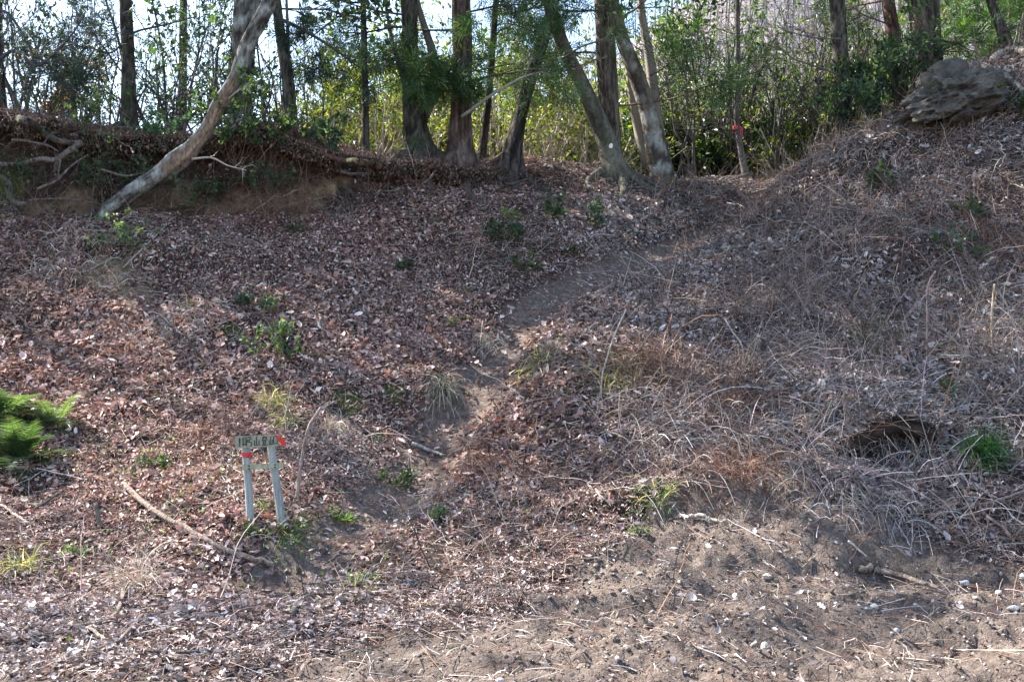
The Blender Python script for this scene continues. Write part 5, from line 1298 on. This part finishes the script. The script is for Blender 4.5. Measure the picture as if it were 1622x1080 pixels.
# root hairs and hanging litter along the bank lip
r = np.random.RandomState(77); n = 7000
x = r.uniform(-7.4, .6, n); h, lip = scarp(x, x * 0)
k = r.uniform(size=n) < h / 1.1 * np.clip(.6 + 1.2 * n2(x, x * 0, 1.2, 78), .1, 1); x = x[k]; lip = lip[k]; h = h[k]; n = len(x)
t_ = r.uniform(0, 1, n)
low = r.uniform(size=n) < .45
yv = np.where(low, lip + r.uniform(-.3, .05, n), lip + .02)
zz = np.where(low, H(x, yv) + .02, over_z(x) - .02)
yy = np.where(low, yv, lip - over_d(x) * r.uniform(.2, 1.05, n))
d = unit(np.stack([r.normal(0, .6, n), r.normal(-.15, .3, n), np.where(low, r.normal(.2, .5, n), -np.abs(r.normal(.8, .5, n)))], 1))
L = np.clip(r.lognormal(math.log(.2), .5, n), .06, .5)
scatter_obj('hanging_rootlets', CT, M_twig_i, np.stack([x, yy, zz], 1), d, unit(r.normal(0, 1, (n, 3)) + [0, -1.5, 0]), L[:, None] * np.ones(3), pal(r, n, [(.13, .10, .08), (.07, .05, .042), (.22, .18, .15), (.12, .065, .045)]), r.randint(0, 10, n), 'fine rootlets and dead fronds hanging over the bank edge')
r = np.random.RandomState(78); n = 60000
x = r.uniform(-7.6, 7.4, n); h, lip = scarp(x, x * 0)
cy = np.where(x < .6, lip - over_d(x) + np.abs(r.normal(0, .55, n)), 12.9 + r.normal(0, .7, n))
k = (x < .7) | (r.uniform(size=n) < .35); x, cy = x[k], cy[k]; n = len(x)
h, lip = scarp(x, x * 0)
zt = np.where((cy < lip + .25) & (x < .3), np.maximum(over_z(x) - .05, H(x, cy)), H(x, cy))
N0 = nrm(x, np.maximum(cy, lip + .2)); d = unit(unit(r.normal(0, 1, (n, 3))) + N0 * r.uniform(-.1, .6, (n, 1)) + [0, -.2, 0]); L = r.uniform(.04, .17, n); pk = r.choice(7, n, p=[.09, .09, .09, .09, .09, .3, .25])
ll3 = np.where(pk[:, None] < 5, L[:, None] * np.array([1, .6, .8]), (.03 + .15 * L[:, None]) * np.array([1, .5, 1]))
scatter_obj('crest_litter', curve_tpls(5, 5, 5, .014, .25, 3, .05) + [LEAF4, LEAFC], M_twig_i, np.stack([x, cy, zt], 1), d, unit(N0 + r.normal(0, .5, (n, 3))), ll3, pal(r, n, [(.14, .07, .05), (.19, .11, .085), (.075, .045, .04), (.30, .22, .18)]), pk, 'red-brown dead fronds and needles matted along the crest')

r = np.random.RandomState(79); n = 26000
x = r.uniform(-8.2, .3, n); h, lip = scarp(x, x * 0); k = r.uniform(size=n) < np.clip(.45 + 1.5 * n2(x, x * 0, 1.9, 79), .08, 1); x, lip = x[k], lip[k]; n = len(x)
t = r.uniform(0, 1, n); od = over_d(x)
yy = lip - od * (1.02 - .1 * t) + r.normal(0, .03, n); zz = over_z(x) - .06 - t * (.16 + .10 * n2(x, x * 0, 2.3, 113)) * 1.1
d = unit(r.normal(0, .6, (n, 3)) + [0, -.3, -.8]); s_ = r.uniform(.02, .06, n)
scatter_obj('lip_litter', [LEAFC, LEAF4], M_litter_i, np.stack([x, yy, zz], 1), d, unit(r.normal(0, .6, (n, 3)) + [0, -1, .3]), np.stack([s_, s_ * .5, s_], 1), pal(r, n, [(.12, .07, .05), (.19, .115, .09), (.06, .04, .034), (.05, .06, .03), (.26, .2, .16)]), r.randint(0, 2, n), 'dead leaves caught on the overhanging edge of the bank')

# ---------------------------------------------------------------- ferns, tufts, small plants
def pinna_tpl(n=7):
    V = [(0, 0, 0)]; Fc = []
    for k in range(1, n + 1):
        t = k / n; w = .5 * (1 - t * .85)
        V += [((k - .75) / n, w, .02), (t - .02, w * .35, 0), ((k - .75) / n, -w, .02), (t - .02, -w * .35, 0)]
    for k in range(n):
        b = 1 + 4 * k; pb = (0, 0) if k == 0 else (b - 3, b - 1)
        Fc += [(pb[0], b, b + 1), (pb[0], b + 1, b + 3), (pb[0], b + 3, pb[1]) if k else (0, b + 3, b + 2), (pb[1], b + 3, b + 2)]
    return np.array(V), np.array(Fc)
PINNA = pinna_tpl(5)
def fern(label, u, v, nfr, L, cols, seed, az=(0, 2 * PI), el=.9, np_=18, tpl=PINNA, wid=.30, group=None, droop=1.3, dead=False, base=None):
    r = np.random.RandomState(seed + 500); b = G(u, v) if base is None else base
    T = thing('fern', label, 'fern', b, group)
    for j in range(nfr):
        a = az[0] + (az[1] - az[0]) * (j + r.uniform(.1, .9)) / nfr; e = el * r.uniform(.15, 1.2); l = L * r.uniform(.7, 1.1)
        P = arcs(r, b[None] + r.normal(0, .01, (1, 3)), np.array([[math.cos(a) * math.cos(e), math.sin(a) * math.cos(e), math.sin(e)]]), np.array([l]), 12, np.array([droop]), .03)[0]
        P[:, 2] = np.maximum(P[:, 2], H(P[:, 0], P[:, 1]) + .02)
        ac = Acc(); tubes(ac, P[None], np.linspace(.003, .001, 12)[None], 3, (.12, .14, .05))
        t = np.linspace(.18, .98, np_) * 11; i = np.minimum(t.astype(int), 10); f = (t - i)[:, None]; p = P[i] * (1 - f) + P[i + 1] * f; Tg = unit(P[i + 1] - P[i])
        side = unit(np.cross(Tg, [0, 0, 1.0])); up = np.cross(side, Tg); prof = np.sin(np.clip(t / 11, 0, 1) * PI * .86 + .35); prof = np.clip(prof, .08, 1)
        for sgn in (-1, 1):
            dd = unit(side * sgn + Tg * .35 + up * r.uniform(-.05, .12)); ll = wid * l * prof * r.uniform(.85, 1.1, np_)
            leaves(ac, p, dd + r.normal(0, .06, (np_, 3)), up + r.normal(0, .15, (np_, 3)), ll, ll * (.25 if tpl is PINNA else .4), pal(r, np_, cols, None, .1), tpl)
        ac.build('frond', M_leaf, T)
    return T
FG = [(.05, .085, .042), (.07, .11, .055), (.04, .065, .036)]
FB = [(.13, .22, .05), (.16, .25, .06)]
fern('big green fern clump at the left edge, lower frond group', 32, 735, 24, .54, FG + [(.05, .10, .045)], 1, (PI * 1.0, PI * 2.0), 1.05, 26, PINNA, .27, droop=1.2)
fern('big green fern at the left edge, broad fronds above the lower group', 4, 668, 22, .54, [(.06, .10, .055), (.08, .125, .07), (.05, .095, .055)], 2, (PI * .9, 2.1 * PI), 1.0, 24, PINNA, .28, droop=1.2)
fern('fern with grey-green fronds on the right side of the left-edge clump', 86, 680, 18, .42, [(.065, .10, .06), (.09, .13, .08)], 3, (PI * .9, 2.1 * PI), 1.0, 22, PINNA, .28, droop=1.2)
fern('yellow-tipped small fern between the big left-edge ferns', 62, 645, 9, .30, FB + FG, 4, (0, 2 * PI), .6, 16)
fern('bright light-green fern frond above the middle of the path', 716, 508, 4, .28, FB, 5, (PI * .7, PI * 2.1), .55, 16)
fern('yellow-green fern below the dark shrub in the middle of the slope', 528, 578, 5, .26, [(.13, .18, .05), (.11, .15, .04)], 6, (-.2, PI * 1.2), .7, 14)
fern('dull green fern just above the bright light-green frond', 738, 462, 6, .28, FG, 7, (0, 2 * PI), .5, 14)
fern('bright leafy fern seedling right of the upright stick', 546, 826, 6, .15, FB + FG, 8, (0, 2 * PI), .8, 9, LEAF4, .38)
fern('thin fern hanging from the ochre bank under the leaning tree', 285, 335, 6, .3, FG, 9, (PI, 2 * PI), .5, 14)
fern('fern with narrow fronds on the bank face right of the leaning tree', 335, 300, 7, .38, FG, 10, (PI, 2 * PI), .5, 16)
fern('loose green fern on the bank face below the stout trunk', 385, 292, 7, .36, FG, 11, (PI * .9, 2.1 * PI), .6, 16)
fern('dark small fern low in the left litter above the fallen branch', 215, 752, 6, .16, GREEN_D + FG, 12, (0, 2 * PI), .7, 10)
fern('dark dull fern in the right slope tangle, near its top', 1520, 330, 6, .3, [(.05, .085, .05)], 13, (0, 2 * PI), .6, 12)

def tuft(label, u, v, n, L, cols, seed, grav=2.2, w=.006, name='grass_tuft', cat='grass tuft', spread=.05, dirb=(0, -.3, .6), rnd=.55, k=6):
    r = np.random.RandomState(seed + 600); b = G(u, v)
    if name == 'dead_grass_clump': n = int(n * .65)
    o = r.normal(0, spread, (n, 3)); o[:, 2] = 0; p = b + o; p[:, 2] = H(p[:, 0], p[:, 1])
    d0 = unit(r.normal(0, rnd, (n, 3)) + dirb)
    P = arcs(r, p, d0, L * r.uniform(.5, 1.15, n), k, np.full(n, grav * .75) * r.uniform(.5, 1.4, n), .08)
    P[..., 2] = np.maximum(P[..., 2], H(P[..., 0], P[..., 1]) + .008)
    if name == 'dead_grass_clump': w *= 1.5
    ac = Acc(); ribbons(ac, P, r.uniform(.5, 1.4, n)[:, None] * w * np.linspace(1, .3, k) ** .6, pal(r, n, cols, None, .35))
    return tag(ac.build(name, M_leaf if cols[0][1] > cols[0][0] * 1.15 else M_litter, at=b), label, cat)
DRY = [(.42, .36, .28), (.30, .24, .19), (.52, .47, .41)]
DRYG = [(.13, .15, .07), (.36, .32, .25), (.20, .20, .11)]
RED = [(.21, .115, .075), (.15, .08, .055), (.28, .18, .13)]
GRY = [(.24, .21, .21), (.33, .30, .29), (.15, .13, .13)]
tuft('thick bright green grass tuft on the lower right slope', 1556, 725, 520, .27, [(.035, .11, .035), (.055, .15, .045), (.025, .07, .02)], 1, 2.6, .006, spread=.045, dirb=(0, -.3, 1.0), rnd=.4)
tuft('dry grass tuft hanging left of the upright stick, greenish at its heart', 435, 642, 240, .26, DRYG, 2, 3.0)
tuft('straw-coloured grass tuft above the sign board', 528, 690, 260, .24, DRY, 3, 3.0)
tuft('long grey-green grass tuft hanging into the path cut', 700, 618, 300, .34, [(.085, .095, .065), (.2, .18, .14), (.28, .25, .21)], 4, 4.2)
tuft('olive grass tuft just right of the straw-coloured one', 452, 672, 160, .2, DRYG, 5, 3.0)
tuft('sparse dry tuft hanging on the cut above the path bend', 770, 545, 150, .25, DRY, 6, 3.0)
tuft('grass tuft on the lower left road edge, half green', 35, 905, 200, .25, DRYG, 7, 2.6)
tuft('pale flattened grass clump right of the lower left tuft', 215, 930, 200, .38, DRY, 8, 2.0, .004)
tuft('sunlit straw clump on the ledge above the brown scar', 110, 408, 380, .26, DRY, 9, 2.6, spread=.2)
tuft('sunlit dead frond clump hanging in the brown scar', 185, 445, 220, .24, [(.50, .42, .33), (.36, .27, .2)], 10, 3.0, spread=.16)
tuft('dry grass along the foot of the brown scar', 290, 515, 260, .26, DRY, 11, 2.5, spread=.2)
tuft('green-tinged tuft in the middle right slope above the path', 985, 600, 260, .3, DRYG, 12, 2.4, spread=.16)
tuft('dull green tuft right of the path, above the leafy mound', 858, 580, 200, .3, DRYG, 13, 2.2, spread=.12)
tuft('green sprig tuft beside the leaf-covered mound', 1040, 790, 120, .2, [(.08, .13, .05), (.3, .28, .2)], 14, 2.0)
tuft('green grass at the foot of the right sign post', 455, 850, 180, .13, [(.08, .13, .06), (.12, .17, .08)], 15, 2.0, spread=.09)
tuft('short green sprigs between the sign posts', 425, 808, 70, .12, [(.06, .12, .06), (.09, .15, .07)], 16, 1.5, spread=.03)
tuft('olive-grey grass in the shaded tangle at mid right', 1385, 540, 260, .35, [(.20, .17, .11), (.14, .12, .08)], 17, 2.2, spread=.15)
B_ = dict(name='dead_bracken', cat='bracken')
tuft('rust-coloured dead bracken in the middle right slope, tallest of the rust patches', 1030, 585, 520, .42, RED, 21, 2.4, .005, spread=.15, **B_)
tuft('rusty dead bracken beside the tallest rust patch, to its right', 1150, 640, 520, .36, RED, 22, 2.6, .005, spread=.22, **B_)
tuft('rusty bracken mat above the churned mound', 1165, 740, 560, .36, RED, 23, 2.6, .005, spread=.22, **B_)
tuft('rust-brown bracken patch at the top of the right slope', 1570, 390, 360, .35, RED, 24, 2.4, .005, spread=.18, **B_)
tuft('dead bracken fan beside the leaf-covered mound left of the path stones', 760, 742, 260, .3, RED, 25, 2.6, .005, spread=.12, **B_)
tuft('matted brown bracken on the bank edge below the slim forked trunk', 440, 265, 900, .42, [(.17, .085, .06), (.11, .06, .045), (.24, .15, .11)], 26, 3.4, .006, spread=.28, **B_)
tuft('rusty bracken in front of the sign frame at its left', 330, 690, 260, .28, RED, 27, 2.4, .005, spread=.16, **B_)
D_ = dict(name='dead_grass_clump', cat='dead grass')
tuft('grey curtain of dead stems hanging below the dark hollow on the lower right', 1400, 790, 700, .40, GRY, 31, 3.2, .004, spread=.2, dirb=(0, -.5, .15), **D_)
tuft('wiry dark stems drooping over the roof of the dark hollow', 1400, 672, 420, .34, [(.17, .14, .13), (.10, .08, .075), (.3, .26, .25)], 42, 2.4, .004, spread=.2, dirb=(0, -.7, .25), **D_)
tuft('grey dead stems draped left of the dark hollow', 1330, 790, 420, .4, GRY + DRY[:1], 32, 3.0, .004, spread=.16, dirb=(.2, -.4, .2), **D_)
tuft('bowed grey-brown thicket in the upper right slope', 1500, 455, 700, .5, [(.19, .16, .145), (.12, .10, .09)], 33, 3.0, .004, spread=.2, dirb=(.2, -.2, .5), **D_)
tuft('combed-over grey thicket right of the reddish bracken', 1215, 580, 800, .55, [(.24, .19, .17), (.15, .12, .11), (.34, .29, .26)], 34, 2.4, .004, spread=.18, dirb=(.5, -.2, .5), rnd=.4, **D_)
tuft('pale straw swept downhill in the lower middle right', 1080, 690, 520, .6, [(.46, .41, .38), (.36, .31, .28)], 35, 1.6, .004, spread=.35, dirb=(.2, -.4, .1), rnd=.5, **D_)
tuft('ashy flattened stems across the middle of the right slope', 1390, 645, 900, .5, [(.40, .36, .35), (.30, .26, .25), (.5, .46, .44)], 36, 1.4, .004, spread=.45, dirb=(.2, -.1, .15), rnd=.6, **D_)
tuft('grey wiry thicket against the dark stem in the upper middle right', 1270, 480, 700, .6, [(.26, .21, .19), (.16, .13, .12)], 37, 2.2, .0035, spread=.3, dirb=(-.3, -.1, .7), rnd=.5, **D_)
tuft('brown stringy clump hanging under the boulder', 1480, 205, 360, .3, [(.26, .17, .12), (.16, .1, .08)], 38, 3.2, .005, spread=.22, **D_)
tuft('sunlit pale straw on the crest left of the boulder', 1350, 235, 700, .32, [(.50, .38, .30), (.38, .28, .22)], 39, 2.6, .005, spread=.3, **D_)
tuft('wiry brown thicket draped over the top of the boulder', 1530, 106, 1100, .55, [(.20, .15, .13), (.13, .10, .09)], 40, 2.8, .004, spread=.25, **D_)
tuft('long pale stems leaning over the right slope edge', 1590, 560, 420, .7, [(.32, .27, .25), (.22, .18, .16)], 41, 1.6, .004, spread=.3, dirb=(-.3, -.1, .8), rnd=.45, **D_)

SP = [
 ('shrub', 'dark bluish-green shrub in the middle of the left slope', 430, 585, .42, .3, 6, GREEN_D + [(.04, .085, .06), (.07, .13, .06)], .062, 7, 1),
 ('seedling', 'upper dark-leaved seedling above the dark bluish shrub', 435, 500, .26, .15, 4, [(.045, .09, .06), (.06, .11, .06)], .05, 7, 1),
 ('seedling', 'dusky green seedling left of the dark bluish shrub', 382, 490, .2, .12, 4, [(.035, .07, .05)], .055, 7, 1),
 ('shrub', 'light green leafy plant on the sunlit ledge at the upper left', 190, 412, .42, .32, 7, [(.09, .17, .07), (.14, .22, .11), (.06, .12, .05)], .048, 8, 1),
 ('sapling', 'tall fine-leaved sapling in front of the hollow left of the leaning tree', 172, 345, 1.0, .35, 5, [(.05, .10, .05), (.07, .13, .06)], .045, 7, 2),
 ('shrub', 'glossy dark-green clump on the crest above the leaning tree base', 258, 215, .3, .3, 5, [(.035, .085, .055), (.05, .11, .07)], .06, 8, 1),
 ('shrub', 'dark green clump hanging over the bank edge left of the thin straight stem', 515, 238, .38, .35, 7, [(.035, .075, .05), (.05, .10, .06)], .055, 8, 1),
 ('shrub', 'leafy green bush on the bank face behind the leaning tree', 375, 245, .6, .45, 6, [(.04, .08, .035), (.06, .11, .045)], .05, 8, 2),
 ('seedling', 'round dark green seedling on the upper middle slope', 800, 385, .28, .25, 6, GREEN_D + [(.04, .09, .05)], .06, 8, 1),
 ('seedling', 'broad-leaved green seedling below the furrowed leaning trunk', 878, 352, .3, .14, 4, FG + FB[:1], .075, 6, 1),
 ('seedling', 'blue-green seedling right of the broad-leaved one', 940, 362, .28, .18, 4, [(.045, .09, .06)], .055, 8, 1),
 ('seedling', 'small bright green plant on the upper middle slope above the path', 832, 432, .2, .16, 4, FG, .05, 7, 1),
 ('seedling', 'pale green plant above the round dark seedling', 815, 352, .15, .12, 3, FB, .04, 6, 1),
 ('seedling', 'green plants around the lower left of the sign', 240, 745, .15, .2, 5, FG, .035, 6, 1),
 ('shrub', 'dusky green bush in the upper right slope tangle', 1525, 415, .36, .32, 6, [(.05, .095, .055), (.07, .12, .07)], .05, 7, 1),
 ('shrub', 'small evergreen sprig near the top of the right slope', 1545, 355, .25, .15, 4, [(.04, .08, .045)], .05, 7, 1),
 ('seedling', 'low green plant in the pale litter at right centre', 1490, 630, .18, .3, 6, FG, .045, 5, 1),
 ('seedling', 'green sprig at the left edge of the path by the peg', 632, 775, .18, .16, 5, GREEN_D + FG, .04, 7, 1),
 ('seedling', 'pale green sprigs right of the path start', 700, 820, .1, .16, 5, [(.10, .15, .08)], .035, 7, 1),
 ('seedling', 'silvery green plant patch above the arched root', 570, 925, .08, .24, 7, [(.14, .19, .12), (.10, .15, .08)], .032, 8, 1),
 ('seedling', 'glossy sprig hanging at the right edge near the top', 1620, 185, .25, .2, 4, GREEN_D, .05, 8, 1),
 ('shrub', 'small leafy bush on the crest at the far left end', 95, 175, .4, .35, 6, GREEN_D + BROWN_L[:1], .05, 7, 1),
 ('shrub', 'dark leafy bush at the foot of the lone mossy trunk', 150, 215, .45, .3, 5, GREEN_D, .045, 7, 1),
 ('shrub', 'fine-leaved bush on the bank face left of the tall sapling', 140, 300, .4, .3, 5, GREEN_D, .04, 7, 1),
 ('shrub', 'sparse bush on the bank face between the sapling and the leaning tree', 225, 285, .35, .3, 5, FG, .04, 5, 1),
 ('shrub', 'bush under the leaning tree where its bare wood begins', 318, 318, .3, .3, 5, FG, .04, 6, 1),
 ('shrub', 'leafy sprigs above the pale twigs under the bank', 420, 300, .35, .3, 6, FG + GREEN_D, .04, 7, 1),
 ('shrub', 'dark bush on the crest between stout and slim forked trunks', 420, 205, .3, .35, 6, GREEN_D, .045, 8, 1),
 ('shrub', 'small dark bush on the crest left of the thin straight stem', 552, 232, .25, .25, 5, GREEN_D, .045, 8, 1),
 ('shrub', 'drooping green bush at the mossy far left of the bank', 40, 290, .35, .3, 5, GREEN_D, .04, 6, 1),
 ('shrub', 'dark green sprigs on the crest above the left hollow', 300, 190, .35, .4, 7, GREEN_D, .05, 7, 1),
 ('seedling', 'green seedling below the ochre scar of the bank', 470, 372, .14, .16, 4, FG, .04, 6, 1),
 ('seedling', 'dull green patch beside the pale twigs, left of centre', 640, 425, .14, .2, 4, GREEN_D, .045, 6, 1),
 ('seedling', 'small green sprig on the slope below the furrowed leaning trunk seedling', 905, 405, .12, .14, 4, GREEN_D, .04, 6, 1),
 ('seedling', 'faint green sprigs in the upper right tangle left of the dusky bush', 1395, 300, .2, .2, 5, GREEN_D, .045, 5, 1),
 ('seedling', 'low green sprigs beside the curved road-edge roots', 120, 880, .08, .2, 6, [(.10, .15, .09)], .035, 7, 1),
 ('seedling', 'green leaves beside the foot of the left sign post', 405, 850, .1, .14, 5, FG, .035, 6, 1),
 ('seedling', 'grey-green sprigs in the litter left of the churned mound', 1010, 850, .08, .15, 5, [(.10, .15, .09)], .035, 6, 1),
]
for i, s in enumerate(SP):
    nm, lb, u, v, h, sp, ns, cl, sz, per, lv = s
    cl = [tuple(np.array(q) * np.array([1.1, 1.0, 1.05]) + .006) for q in cl]; sz *= .95; per += 0; ns += 1; h *= 1.35; sp *= 1.7
    if v < 340: sz *= 1.3; per += 3; h *= 1.2
    shrub(nm, lb, u, None, h, sp, ns, cl, sz, per, lv, (.12, .10, .07), seed=100 + i, v=v, cat='bush' if nm == 'shrub' else ('plant' if nm == 'seedling' else 'sapling'), rad=.0045, tpl=LEAF4, spr=.015, nch=(3, 5), up=.05)
#print('tris', sum(len(p.vertices) - 2 for o in scn.objects if o.type == 'MESH' and len(o.data.polygons) < 60000 for p in o.data.polygons))
